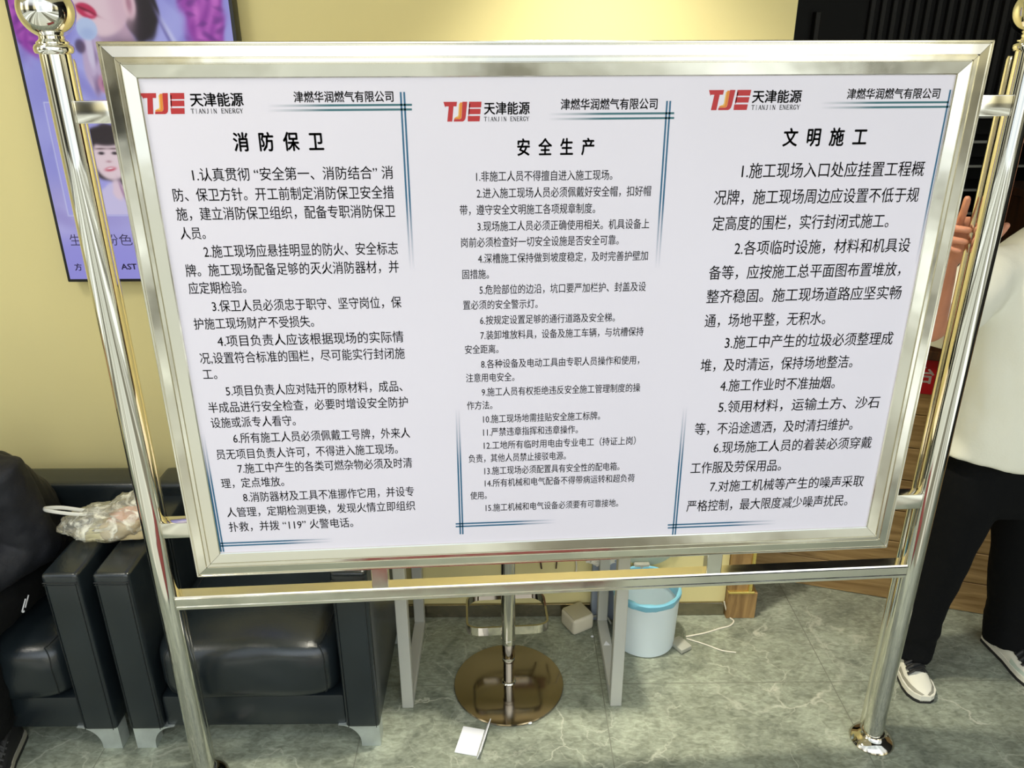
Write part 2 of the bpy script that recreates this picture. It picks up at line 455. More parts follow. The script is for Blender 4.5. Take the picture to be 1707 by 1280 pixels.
# ================================================================== SETTING
bm = NB(); bx(bm, (-4.2, -1.75, -0.06), (4.4, 2.6, 0.0))
struct('floor', bm, FLOOR, loc=rp(0, 0, 0), rotz=TH)
bm = NB(); bx(bm, (-14, -18, -0.10), (14, -1.75, -0.02))
struct('ground', bm, PAVE, loc=rp(0, 0, 0), rotz=TH)
bm = NB(); bx(bm, (-3.4, 0, 0), (0.985, 0.14, 3.0))
struct('wall_back', bm, WALL, loc=rp(0, 0, 0), rotz=TH)
bm = NB(); bx(bm, (-3.54, -1.2, 0), (-3.4, 0.14, 3.0))
struct('wall_left', bm, WALL_SIDE, loc=rp(0, 0, 0), rotz=TH)
bm = NB(); bx(bm, (3.4, -1.9, 0), (3.54, 2.5, 3.0))
struct('wall_right', bm, DARK, loc=rp(0, 0, 0), rotz=TH)
bm = NB(); bx(bm, (-3.54, -1.9, 3.0), (0.985, 0.14, 3.1))
struct('ceiling', bm, CEIL, loc=rp(0, 0, 0), rotz=TH)
bm = NB(); bx(bm, (0.985, -1.9, 3.0), (3.54, 2.5, 3.1))
struct('ceiling_hall', bm, DARK, loc=rp(0, 0, 0), rotz=TH)
# dark rear wall of the hall with upright slats
bm = NB(); bx(bm, (0.885, 1.75, 0), (3.4, 1.89, 3.0))
wr = struct('wall_rear', bm, DARK, loc=rp(0, 0, 0), rotz=TH)
bm = NB()
for k in range(26):
    x = 1.93 + k * 0.0545
    bx(bm, (x, 1.72, 0), (x + 0.024, 1.75, 3.0), 0.003, 1)
sl = obj('slat_cladding', bm, SLAT, wr, smooth=False)
bm = NB(); bx(bm, (1.66, 1.70, 0), (1.685, 1.75, 2.22), 0.003, 1); obj('upright_post', bm, SLAT, wr, smooth=False)
bm = NB()
tube(bm, [(1.50, 1.735, 2.10), (1.60, 1.735, 1.95)], 0.008, 8); tube(bm, [(1.48, 1.735, 2.14), (1.48, 1.735, 1.7)], 0.008, 8)
obj('wall_strut', bm, SLAT, wr)
bm = NB(); bx(bm, (0.885, 0.14, 0), (0.985, 1.75, 3.0))
struct('wall_inner', bm, DARK, loc=rp(0, 0, 0), rotz=TH)
bm = NB(); bx(bm, (-3.4, -0.012, 0.0), (0.985, 0.0, 0.058), 0.002, 1)
struct('baseboard_back', bm, SKIRT, loc=rp(0, 0, 0), rotz=TH)

# ================================================================== WALL SCREEN
SW, SH_, SX0, SZ0 = 0.632, 1.115, -1.248, 1.358
tv = thing('display_screen', 'portrait advertising screen on the yellow wall showing a woman in lilac', 'screen', rp(SX0 + SW / 2 , -0.028, SZ0 + SH_ / 2), TH)
bm = NB(); bx(bm, (-SW / 2, -0.022, -SH_ / 2), (SW / 2, 0.026, SH_ / 2), 0.004, 2)
obj('bezel', bm, BLACK_PLASTIC, tv)
def paint(u, z):
    """picture on the screen; u = metres along the wall, z = height; sRGB out (numpy arrays)"""
    def fb(sx, sz, o=0.0):
        return (np.sin(u * sx + 1.7 * np.sin(z * sz * 0.7 + o) + o) * np.cos(z * sz + 1.3 * np.sin(u * sx * 0.6 + o * 2)))
    col = np.stack([np.full_like(u, 152.), np.full_like(u, 152.), np.full_like(u, 226.)], -1)
    def lay(c, a):
        a = np.clip(a, 0, 1)[..., None]
        col[:] = col * (1 - a) + np.array(c, float) * a
    def soft(d, w=0.006): return 1 / (1 + np.exp(d / w * 3))
    def ell(cu, cz, ru, rz, rot=0.0):
        c, s = math.cos(rot), math.sin(rot); x, y = u - cu, z - cz
        a, b = (x * c + y * s) / ru, (-x * s + y * c) / rz
        return (np.sqrt(a * a + b * b) - 1) * min(ru, rz)
    lay((176, 178, 240), 0.5 + 0.5 * fb(21, 15)); lay((120, 112, 196), (fb(34, 27, 2.0) - 0.2) * 0.6)
    lay((188, 168, 214), soft(z - 1.66, 0.05) * 0.35)
    # purple fur coat, left and right
    for cu, cz, ru, rz in ((-1.20, 2.16, 0.055, 0.13), (-0.70, 2.17, 0.062, 0.16)):
        d = ell(cu, cz, ru, rz) + 0.007 * fb(70, 40)
        lay((150, 62, 168), soft(d, 0.01)); lay((206, 112, 208), soft(d + 0.012, 0.01) * (0.5 + 0.5 * fb(120, 44, 1.0))); lay((110, 50, 140), soft(d, 0.01) * np.clip(fb(90, 120, 3.), 0, 1) * 0.7)
    # neck, hair, face
    lay((176, 150, 176), soft(ell(-0.96, 2.02, 0.062, 0.10)))
    lay((70, 56, 70), soft(ell(-0.93, 2.03, 0.05, 0.03), 0.02) * 0.7)
    lay((36, 30, 40), soft(ell(-0.875, 2.14, 0.052, 0.085) + 0.004 * fb(90, 50)))
    lay((36, 30, 40), soft(ell(-0.985, 2.32, 0.17, 0.13)))
    lay((232, 206, 216), soft(ell(-0.990, 2.215, 0.105, 0.145)))
    lay((214, 178, 196), soft(ell(-0.925, 2.17, 0.035, 0.10), 0.02) * 0.7)
    lay((230, 196, 208), soft(ell(-0.903, 2.15, 0.017, 0.036))); lay((180, 130, 150), soft(ell(-0.904, 2.155, 0.007, 0.022)))
    for cu in (-1.045, -0.955):
        lay((250, 246, 250), soft(ell(cu, 2.27, 0.022, 0.010), 0.003)); lay((30, 24, 30), soft(ell(cu, 2.27, 0.010, 0.010), 0.003)); lay((40, 30, 34), soft(ell(cu, 2.296, 0.03, 0.004), 0.003))
    lay((196, 150, 160), soft(ell(-1.008, 2.172, 0.012, 0.004), 0.003))
    lay((196, 52, 92), soft(ell(-1.026, 2.136, 0.029, 0.018, -0.45), 0.003)); lay((110, 24, 50), soft(ell(-1.026, 2.137, 0.024, 0.003, -0.45), 0.003)); lay((232, 120, 150), soft(ell(-1.020, 2.128, 0.012, 0.004, -0.45), 0.003))
    # hand with a pale powder puff
    d = ell(-1.030, 2.00, 0.034, 0.085) + 0.004 * fb(70, 30)
    lay((196, 176, 210), soft(d)); lay((120, 96, 140), soft(d) * np.clip(fb(110, 40, .6), 0, 1) * 0.8)
    lay((216, 206, 232), soft(ell(-1.036, 2.035, 0.010, 0.05), 0.004)); lay((74, 56, 84), soft(ell(-1.062, 2.045, 0.014, 0.018), 0.005) * 0.8); lay((70, 50, 80), soft(ell(-1.008, 1.99, 0.006, 0.04), 0.004) * 0.8)
    lay((188, 206, 240), soft(ell(-1.034, 2.090, 0.029, 0.029), 0.003)); lay((160, 180, 226), soft(ell(-1.034, 2.078, 0.02, 0.014), 0.008) * 0.6)
    d = ell(-1.010, 1.945, 0.022, 0.026); lay((196, 140, 170), soft(d)); lay((110, 60, 96), soft(ell(-1.008, 1.945, 0.010, 0.012)) * 0.8)
    # lapel fold on the right sleeve
    lay((110, 104, 170), soft(ell(-0.815, 2.085, 0.006, 0.05, 0.35), 0.004) * 0.8); lay((214, 216, 250), soft(ell(-0.80, 2.07, 0.006, 0.05, 0.45), 0.005) * 0.7)
    # inset picture of a second woman with a thin pale border
    def rect(u0, u1, z0, z1): return np.maximum(np.maximum(u0 - u, u - u1), np.maximum(z0 - z, z - z1))
    d = rect(-1.200, -0.90, 1.568, 1.895)
    lay((206, 208, 248), soft(np.abs(d) - 0.0015, 0.002))
    ins = soft(d + 0.002, 0.002)
    lay((168, 166, 236), ins)
    lay((52, 42, 50), ins * soft(ell(-1.035, 1.752, 0.074, 0.085) + .003 * fb(80, 40)))
    lay((60, 48, 60), ins * soft(ell(-0.99, 1.66, 0.04, 0.10)))
    lay((236, 214, 222), ins * soft(ell(-1.040, 1.735, 0.050, 0.062)))
    lay((46, 36, 44), ins * soft(ell(-1.040, 1.800, 0.062, 0.026)))
    for cu in (-1.062, -1.022):
        lay((40, 30, 40), ins * soft(ell(cu, 1.752, 0.008, 0.004), 0.003)); lay((90, 70, 76), ins * soft(ell(cu, 1.765, 0.012, 0.002), 0.003))
    lay((200, 80, 104), ins * soft(ell(-1.044, 1.706, 0.016, 0.006, 0.15), 0.003)); lay((250, 246, 250), ins * soft(ell(-1.044, 1.708, 0.010, 0.002, 0.15), 0.002))
    lay((190, 150, 160), ins * soft(ell(-1.044, 1.728, 0.007, 0.003), 0.003))
    lay((208, 200, 238), ins * soft(ell(-1.045, 1.60, 0.06, 0.065) + .006 * fb(70, 50))); lay((230, 206, 222), ins * soft(ell(-1.030, 1.645, 0.018, 0.03) + .003 * fb(90, 90))); lay((150, 110, 150), ins * soft(ell(-1.02, 1.64, 0.004, 0.028, .2), 0.003) * .7)
    # lower caption band fades to a clearer violet
    lay((150, 146, 232), soft(z - 1.50, 0.03) * 0.8); lay((186, 184, 250), soft(np.abs(z - 1.52) - 0.01, 0.04) * 0.4)
    return np.clip(col, 0, 255)
NU, NZ = 240, 380
b_ = 0.010
us = np.linspace(SX0 + b_, SX0 + SW - b_, NU + 1); zs = np.linspace(SZ0 + b_, SZ0 + SH_ - b_, NZ + 1)
UU, ZZ = np.meshgrid(us, zs)
pc = paint(UU, ZZ)
me = bpy.data.meshes.new('screen')
vv = [(float(a) - SX0 - SW / 2, -0.0225, float(b) - SZ0 - SH_ / 2) for a, b in zip(UU.ravel(), ZZ.ravel())]
ff = [(j * (NU + 1) + i, j * (NU + 1) + i + 1, (j + 1) * (NU + 1) + i + 1, (j + 1) * (NU + 1) + i) for j in range(NZ) for i in range(NU)]
me.from_pydata(vv, [], ff)
at = me.color_attributes.new('picture', 'FLOAT_COLOR', 'POINT')
fl = pc.reshape(-1, 3) / 255.0
fl = np.where(fl <= 0.04045, fl / 12.92, ((fl + 0.055) / 1.055) ** 2.4)
at.data.foreach_set('color', np.c_[fl, np.ones(len(fl))].astype(np.float32).ravel())
M = bpy.data.materials.new('lit_screen'); M.use_nodes = True
n = M.node_tree.nodes; l = M.node_tree.links; b = n['Principled BSDF']
a = n.new('ShaderNodeVertexColor'); a.layer_name = 'picture'
b.inputs['Base Color'].default_value = (0.01, 0.01, 0.01, 1); b.inputs['Roughness'].default_value = 0.25
l.new(a.outputs[0], b.inputs['Emission Color']); b.inputs['Emission Strength'].default_value = 0.92
me.materials.append(M)
scr = bpy.data.objects.new('screen', me); C.objects.link(scr); scr.parent = tv
scr['label'] = 'lit picture of a woman with red lips holding a pale powder puff'

# ------------------------------------------------------------------ lettering
def glyphs(s, bold=0.0, res=2):
    """flat lettering as a mesh, in em units on the xy plane; returns (verts, faces)"""
    cu = bpy.data.curves.new('txt', 'FONT'); cu.body = s; cu.size = 1; cu.resolution_u = res
    cu.dimensions = '2D'; cu.fill_mode = 'BOTH'
    o = bpy.data.objects.new('txt', cu); C.objects.link(o)
    dg = bpy.context.evaluated_depsgraph_get(); dg.update()
    me = bpy.data.meshes.new_from_object(o.evaluated_get(dg), depsgraph=dg)
    V = [tuple(v.co) for v in me.vertices]; F = [tuple(p.vertices) for p in me.polygons]
    bpy.data.objects.remove(o); bpy.data.curves.remove(cu); bpy.data.meshes.remove(me)
    if bold:                                  # heavier strokes: slightly shifted copies of the outlines
        V0, F0, V, F = V, F, [], []
        for dx, dy in (((-1, 0), (1, 0), (0, .8), (0, -.8), (0, 0)) if bold > 0.01 else ((-1, -.5), (1, .5))):
            o_ = len(V); V += [(p[0] + dx * bold, p[1] + dy * bold, 0) for p in V0]; F += [tuple(i + o_ for i in f) for f in F0]
    return V, F
def put(acc, V, F, x0, x1, zc, h, y, mid=0.38):
    """fit lettering between x0 and x1 with em-centre height zc; h = ink height of a full character"""
    xs = [v[0] for v in V]; a, b = min(xs), max(xs); k = (x1 - x0) / (b - a); sy = h / 0.92
    o = len(acc[0])
    acc[0].extend([(x0 + (v[0] - a) * k, y, zc + (v[1] - mid) * sy) for v in V])
    acc[1].extend([tuple(i + o for i in f) for f in F])
def flush(acc, name, material, parent):
    me = bpy.data.meshes.new(name); me.from_pydata(acc[0], [], acc[1]); me.materials.append(material)
    o = bpy.data.objects.new(name, me); C.objects.link(o); o.parent = parent
    return o
VIO = mat('dark_violet_screen_text', (62, 54, 104), 0.5)
acc = ([], [])
def tvx(u): return u - SX0 - SW / 2
def tvz(z): return z - SZ0 - SH_ / 2
for s, u0, u1, z, h in (('生', -1.212, -1.178, 1.4925, 0.036), ('粉色', -1.104, -1.019, 1.4925, 0.036)):
    put(acc, *glyphs(s), tvx(u0), tvx(u1), tvz(z), h, -0.0232)
for s, u0, u1, z, h, bo in (('方', -1.216, -1.193, 1.407, 0.023, 0.02), ('AST', -1.070, -1.020, 1.4085, 0.0235, 0.03)):
    put(acc, *glyphs(s, bo), tvx(u0), tvx(u1), tvz(z), h, -0.0232)
flush(acc, 'screen_text', VIO, scr)

# ================================================================== NOTICE BOARD
BX, BY, BW, BH, BT = 0.2175, 1.7471, 1.8615, 1.2825, 2.0401
nb = thing('notice_board', 'large steel notice board on two ball-topped posts with three printed Chinese rule sheets', 'notice board', (BX, 1.786, 0))
def L(x, y, z): return Vector((x - BX, y - 1.786, z))     # world to board-local
x0, x1, z0, z1 = BX - BW / 2, BX + BW / 2, BT - BH, BT
prof = [(0.0, 0.030), (0.0, -0.004), (0.0015, -0.006), (0.0045, -0.006), (0.0062, -0.0025), (0.0072, -0.0025), (0.0085, -0.0045), (0.0285, -0.0075),
        (0.0298, -0.0030), (0.0308, -0.0030), (0.0320, -0.0075), (0.0395, -0.0075), (0.0405, -0.0030), (0.0415, -0.0030), (0.0428, -0.0065), (0.0668, -0.0035), (0.0688, -0.0015), (0.0692, 0.0060), (0.0692, 0.030)]
corners = [(x0, z0, 1, 1), (x1, z0, -1, 1), (x1, z1, -1, -1), (x0, z1, 1, -1)]
for i in range(4):
    a, b = corners[i], corners[(i + 1) % 4]
    bm = NB(); e_ = 0.0005
    ax = Vector((b[0] - a[0], 0, b[1] - a[1])).normalized() * e_
    ra = [L(a[0] + a[2] * d, BY + h, a[1] + a[3] * d) + ax for d, h in prof]
    rb = [L(b[0] + b[2] * d, BY + h, b[1] + b[3] * d) - ax for d, h in prof]
    loft(bm, [ra, rb])
    obj('frame_molding', bm, STEEL, nb, angle=0.25)
bm = NB(); lo, hi = L(x0 + 0.060, BY + 0.002, z0 + 0.060), L(x1 - 0.060, BY + 0.008, z1 - 0.060)
bx(bm, lo, hi)
panel = obj('printed_panel', bm, SHEET, nb, smooth=False)
panel['label'] = 'white printed sheet with red logos and black Chinese text in three columns'
bm = NB(); bx(bm, L(x0 + 0.01, BY + 0.012, z0 + 0.01), L(x1 - 0.01, BY + 0.028, z1 - 0.01)); obj('back_sheet', bm, STEEL, nb, smooth=False)

PX = (-0.815, 1.260)
for X in PX:
    bm = NB(); lathe(bm, [(0.0295, 0.012), (0.0295, 2.026)], 160, L(X, 1.786, 0)); p_ = obj('post', bm, STEEL_POST, nb)
    bm = NB()
    lathe(bm, [(0.030, 2.017), (0.0355, 2.019), (0.0375, 2.023), (0.0375, 2.030), (0.0345, 2.035), (0.0310, 2.037), (0.0310, 2.040), (0.027, 2.043), (0.0240, 2.046), (0.0240, 2.056)], 48, L(X, 1.786, 0))
    obj('post_cap', bm, STEEL_POST, nb)
    bm = NB(); rb_ = 0.0535
    lathe(bm, [(rb_ * math.sin(t), 2.099 - rb_ * math.cos(t)) for t in [0.05 + (PI - 0.1) * k / 48 for k in range(49)]], 96, L(X, 1.786, 0))
    obj('ball_finial', bm, STEEL_POST, nb)
    bm = NB()
    lathe(bm, [(0.066, 0.0), (0.067, 0.004), (0.064, 0.010), (0.056, 0.018), (0.045, 0.025), (0.036, 0.030), (0.0335, 0.036), (0.031, 0.037), (0.0296, 0.037)], 56, L(X, 1.786, 0))
    obj('base_flange', bm, CHROME, nb)
    bm = NB(); lathe(bm, [(0.0165, 0.0), (0.0165, 2.0), (0.0145, 2.008), (0.005, 2.011)], 32, L(X, 1.832, 0)); obj('rear_tube', bm, STEEL, nb)
    s_ = 1 if X < 0 else -1
    e0 = X + s_ * 0.026; e1 = (x0 + 0.004) if X < 0 else (x1 - 0.004)
    for zc in (1.906, 0.888):
        bm = NB(); bx(bm, L(min(e0, e1), 1.764, zc - 0.0225), L(max(e0, e1), 1.800, zc + 0.0225), 0.0025, 2); obj('bracket', bm, STEEL, nb)
bm = NB()
rl, rr, rz0, rz1 = PX[0] + 0.024, PX[1] - 0.024, 0.636, 0.679
prr = [(1.766, rz0 + 0.002), (1.766, rz0 + 0.006), (1.7635, rz0 + 0.008), (1.7635, rz0 + 0.011), (1.766, rz0 + 0.013), (1.766, rz0 + 0.032), (1.7635, rz0 + 0.034), (1.7635, rz0 + 0.037), (1.766, rz0 + 0.039), (1.768, rz1), (1.803, rz1), (1.806, rz1 - 0.003), (1.806, rz0 + 0.003), (1.803, rz0), (1.768, rz0)]
loft(bm, [[L(rl, y, z) for y, z in prr], [L(rr, y, z) for y, z in prr]])
obj('bottom_rail', bm, STEEL, nb, angle=0.3)
for xa, xb in ((-0.267, -0.222), (0.655, 0.698)):
    bm = NB(); bx(bm, L(xa, 1.768, rz1 - 0.002), L(xb, 1.800, z0 + 0.012), 0.002, 1); obj('strut', bm, STEEL, nb)

# ---- printing on the panel: (kind, text, x left, x right, z left, z right, height), millimetres
ROWS = [
('t1','消 防 保 卫',-473.0,-284.6,1845.7,1845.7,37.9),
('r1','1.认真贯彻 “安全第一、消防结合” 消',-567.7,-142.7,1780.3,1778.9,27.9),
('r1','防、保卫方针。开工前制定消防保卫安全措',-614.7,-143.3,1738.0,1737.3,28.0),
('r1','施，建立消防保卫组织，配备专职消防保卫',-614.5,-142.7,1698.1,1696.0,28.5),
('r1','人员。',-613.2,-559.1,1655.5,1654.6,27.3),
('r1','2.施工现场应悬挂明显的防火、安全标志',-568.7,-141.8,1616.1,1612.2,28.8),
('r1','牌。施工现场配备足够的灭火消防器材，并',-614.9,-142.2,1573.2,1570.6,28.5),
('r1','应定期检验。',-614.8,-487.8,1531.9,1531.2,28.0),
('r1','3.保卫人员必须忠于职守、坚守岗位，保',-569.2,-141.3,1491.6,1485.6,28.0),
('r1','护施工现场财产不受损失。',-616.2,-344.7,1448.6,1445.8,27.9),
('r1','4.项目负责人应该根据现场的实际情',-569.7,-141.1,1407.0,1401.8,28.5),
('r1','况,设置符合标准的围栏，尽可能实行封闭施',-615.8,-140.5,1365.0,1361.1,28.5),
('r1','工。',-614.8,-582.4,1323.7,1322.8,27.7),
('r1','5.项目负责人应对陆开的原材料，成品、',-568.1,-150.8,1282.4,1275.9,28.4),
('r1','半成品进行安全检查，必要时增设安全防护',-615.2,-139.9,1240.1,1233.8,28.3),
('r1','设施或派专人看守。',-614.9,-413.6,1198.3,1195.2,28.1),
('r1','6.所有施工人员必须佩戴工号牌，外来人',-568.3,-139.2,1156.4,1151.2,28.7),
('r1','员无项目负责人许可，不得进入施工现场。',-614.6,-171.9,1114.8,1106.8,28.6),
('r1','7.施工中产生的各类可燃杂物必须及时清',-568.4,-138.4,1073.7,1066.9,29.1),
('r1','理，定点堆放。',-614.4,-460.2,1030.9,1028.7,28.2),
('r1','8.消防器材及工具不准挪作它用，并设专',-566.5,-137.9,991.3,984.7,28.8),
('r1','人管理，定期检测更换，发现火情立即组织',-612.6,-137.3,948.4,942.9,28.6),
('r1','扑救，并拨 “119” 火警电话。',-613.5,-298.8,904.6,900.2,29.0),
('t2','安 全 生 产',127.1,295.6,1829.0,1829.1,35.2),
('r2','1.非施工人员不得擅自进入施工现场。',37.2,338.1,1769.7,1767.8,22.4),
('r2','2.进入施工现场人员必须佩戴好安全帽，扣好帽',37.6,426.6,1733.5,1731.9,22.8),
('r2','带，遵守安全文明施工各项规章制度。',-0.5,302.5,1697.2,1695.3,22.7),
('r2','3.现场施工人员必须正确使用相关。机具设备上',38.0,427.5,1661.1,1658.6,22.8),
('r2','岗前必须检查好一切安全设施是否安全可靠。',0.4,359.6,1624.6,1623.2,22.7),
('r2','4.深槽施工保持做到坡度稳定，及时完善护壁加',37.6,429.0,1587.6,1585.6,22.7),
('r2','固措施。',1.0,62.0,1550.7,1550.6,22.5),
('r2','5.危险部位的边沿，坑口要严加栏护、封盖及设',39.7,428.9,1515.2,1511.6,23.0),
('r2','置必须的安全警示灯。',0.8,175.0,1478.3,1476.7,22.4),
('r2','6.按规定设置足够的通行道路及安全梯。',39.4,359.4,1441.2,1438.4,22.4),
('r2','7.装卸堆放料具，设备及施工车辆，与坑槽保持',39.6,430.0,1404.0,1401.6,22.7),
('r2','安全距离。',2.2,82.2,1367.8,1367.6,22.4),
('r2','8.各种设备及电动工具由专职人员操作和使用，',39.8,424.4,1332.0,1327.9,22.9),
('r2','注意用电安全。',2.8,120.0,1295.8,1293.9,22.6),
('r2','9.施工人员有权拒绝违反安全施工管理制度的操',39.9,430.8,1258.4,1255.4,23.0),
('r2','作方法。',3.4,65.5,1222.3,1221.4,22.7),
('r2','10.施工现场地需挂贴安全施工标牌。',42.1,334.2,1186.5,1182.1,23.1),
('r2','11.严禁违章指挥和违章操作。',41.5,279.3,1150.9,1145.8,23.4),
('r2','12.工地所有临时用电由专业电工（持证上岗）',42.4,427.9,1114.2,1108.6,23.2),
('r2','负责，其他人员禁止接驳电源。',3.8,250.7,1077.3,1073.6,23.5),
('r2','13.施工现场必须配置具有安全性的配电箱。',42.7,390.3,1042.1,1036.1,23.9),
('r2','14.所有机械和电气配备不得带病运转和超负荷',43.2,431.4,1006.3,1000.6,23.6),
('r2','使用。',5.4,47.8,968.5,967.9,23.2),
('r2','15.施工机械和电气设备必须要有可靠接地。',44.1,392.3,933.0,928.2,23.6),
('t3','文 明 施 工',713.7,904.3,1844.0,1844.2,37.9),
('r3','1.施工现场入口处应挂置工程概',629.2,1050.0,1773.8,1773.7,33.5),
('r3','况牌，施工现场周边应设置不低于规',571.8,1049.0,1716.5,1715.2,33.5),
('r3','定高度的围栏，实行封闭式施工。',574.0,989.5,1659.0,1656.5,33.5),
('r3','2.各项临时设施，材料和机具设',631.2,1051.3,1601.2,1598.7,33.6),
('r3','备等，应按施工总平面图布置堆放，',576.4,1040.2,1544.1,1541.2,33.5),
('r3','整齐稳固。施工现场道路应坚实畅',576.1,1052.2,1486.7,1483.6,33.9),
('r3','通，场地平整，无积水。',577.3,875.0,1426.5,1423.9,33.6),
('r3','3.施工中产生的垃圾必须整理成',632.3,1053.4,1371.4,1366.4,34.0),
('r3','堆，及时清运，保持场地整洁。',577.6,962.0,1312.1,1308.9,33.8),
('r3','4.施工作业时不准抽烟。',632.1,925.6,1258.2,1252.2,33.5),
('r3','5.领用材料，运输土方、沙石',633.3,1050.5,1198.6,1196.8,33.8),
('r3','等，不沿途遗洒，及时清扫维护。',578.1,991.2,1140.6,1135.0,34.0),
('r3','6.现场施工人员的着装必须穿戴',632.3,1050.5,1085.4,1080.7,34.3),
('r3','工作服及劳保用品。',577.1,817.6,1027.8,1023.7,34.3),
('r3','7.对施工机械等产生的噪声采取',633.3,1048.7,971.6,966.8,34.7),
('r3','严格控制，最大限度减少噪声扰民。',575.9,1015.0,912.7,910.8,34.8),
('c1','津燃华润燃气有限公司',-337.9,-132.1,1934.1,1933.9,21.6),
('c2','津燃华润燃气有限公司',220.0,428.8,1916.1,1915.7,22.4),
('c3','津燃华润燃气有限公司',843.8,1052.4,1933.3,1932.9,21.6),
('n1','天津能源',-548.9,-440.8,1929.9,1929.9,26.3),
('n2','天津能源',56.6,154.2,1908.8,1909.1,25.0),
('n3','天津能源',634.8,743.8,1929.0,1928.7,25.9),
('e1','TIANJIN ENERGY',-550.6,-443.8,1908.0,1907.3,9.1),
('e2','TIANJIN ENERGY',56.2,153.2,1887.7,1887.0,8.9),
('e3','TIANJIN ENERGY',634.6,742.9,1907.1,1906.4,9.7),
('l1','TJE',-645.6,-558.3,1922.9,1922.7,40.7),
('l2','TJE',-28.4,51.9,1902.6,1902.7,39.5),
('l3','TJE',538.6,630.8,1921.9,1922.4,40.7)
]
LINES = [
(-393.3,1918.1,-94.5,1916.1),
(-394.4,1909.0,-95.0,1906.9),
(-116.8,1942.5,-116.5,1563.9),
(-109.7,1942.5,-109.2,1563.8),
(-640.1,829.1,-645.7,1169.4),
(-634.2,828.8,-639.3,1169.2),
(-641.9,853.7,-355.6,855.4),
(-642.9,846.7,-356.5,846.4),
(194.0,1896.9,466.3,1895.6),
(194.1,1887.0,467.1,1885.9),
(445.7,1921.4,452.7,1556.6),
(452.6,1921.3,459.8,1556.5),
(-22.3,853.1,-24.6,1213.8),
(-15.3,852.8,-18.6,1213.6),
(-34.8,886.6,231.1,883.9),
(-35.0,877.8,231.2,876.3),
(787.5,1915.4,1075.9,1913.9),
(789.0,1905.7,1078.0,1904.5),
(1069.0,1940.2,1080.3,1553.7),
(1075.6,1940.2,1086.2,1553.6),
(544.9,823.8,544.6,1201.6),
(552.1,823.5,551.3,1201.4),
(529.3,855.1,826.1,856.8),
(529.9,846.3,827.3,847.3)
]
FRONT = L(0, BY + 0.002, 0).y - 0.0004
COLN = {'1': 'left', '2': 'middle', '3': 'right'}
# letters of the small Latin line, drawn with thick and thin strokes and serifs (unit cell)
T_, N_ = 0.22, 0.11
def lat(ch):
    S_ = []
    def st(x0, y0, x1, y1, w): S_.append((x0, y0, x1, y1, w))
    def sf(x, y, w=0.30): st(x - w / 2, y, x + w / 2, y, 0.05)
    if ch == 'T': st(.5, 0, .5, 1, T_); st(.05, .98, .95, .98, N_); st(.07, .8, .07, 1, N_); st(.93, .8, .93, 1, N_); sf(.5, .02)
    if ch == 'I': st(.5, 0, .5, 1, T_); sf(.5, .02, .5); sf(.5, .98, .5)
    if ch == 'A': st(.12, 0, .5, 1, N_); st(.5, 1, .88, 0, T_); st(.27, .35, .72, .35, N_); sf(.12, .02); sf(.88, .02)
    if ch == 'N': st(.15, 0, .15, 1, N_); st(.15, 1, .85, 0, T_); st(.85, 0, .85, 1, N_); sf(.15, .02); sf(.85, .98); sf(.1, .98, .2)
    if ch == 'J': st(.6, .15, .6, 1, T_); st(.6, .15, .4, 0, N_ * 1.5); st(.4, 0, .22, .1, N_ * 1.5); sf(.6, .98, .5)
    if ch == 'E': st(.25, 0, .25, 1, T_); st(.12, .98, .85, .98, N_); st(.12, .02, .88, .02, N_); st(.25, .52, .68, .52, N_); st(.84, .82, .84, 1, N_); st(.87, 0, .87, .2, N_); st(.68, .42, .68, .62, N_)
    if ch == 'R': st(.22, 0, .22, 1, T_); st(.1, .98, .6, .98, N_); st(.6, .98, .76, .85, T_ * .8); st(.76, .87, .76, .65, T_); st(.76, .66, .6, .5, T_ * .8); st(.22, .5, .6, .5, N_); st(.48, .5, .88, 0, T_); sf(.22, .02); sf(.92, .02, .2)
    if ch == 'G': st(.8, .78, .6, .98, N_); st(.6, .98, .38, .96, N_); st(.38, .96, .18, .7, T_); st(.18, .72, .18, .28, T_); st(.18, .3, .38, .04, T_); st(.38, .03, .6, .02, N_); st(.6, .02, .8, .12, N_); st(.8, .05, .8, .42, T_); sf(.78, .42); st(.82, .72, .82, 1, N_)
    if ch == 'Y': st(.1, 1, .5, .45, T_); st(.9, 1, .5, .45, N_); st(.5, 0, .5, .47, T_); sf(.1, .98); sf(.9, .98); sf(.5, .02)
    V, F = [], []
    for a, b, c, d, w in S_:
        dx, dy = c - a, d - b; q = math.hypot(dx, dy); nx, ny = -dy / q * w / 2, dx / q * w / 2
        o = len(V); V += [(a + nx, b + ny), (a - nx, b - ny), (c - nx, d - ny), (c + nx, d + ny)]; F.append((o, o + 1, o + 2, o + 3))
    return V, F
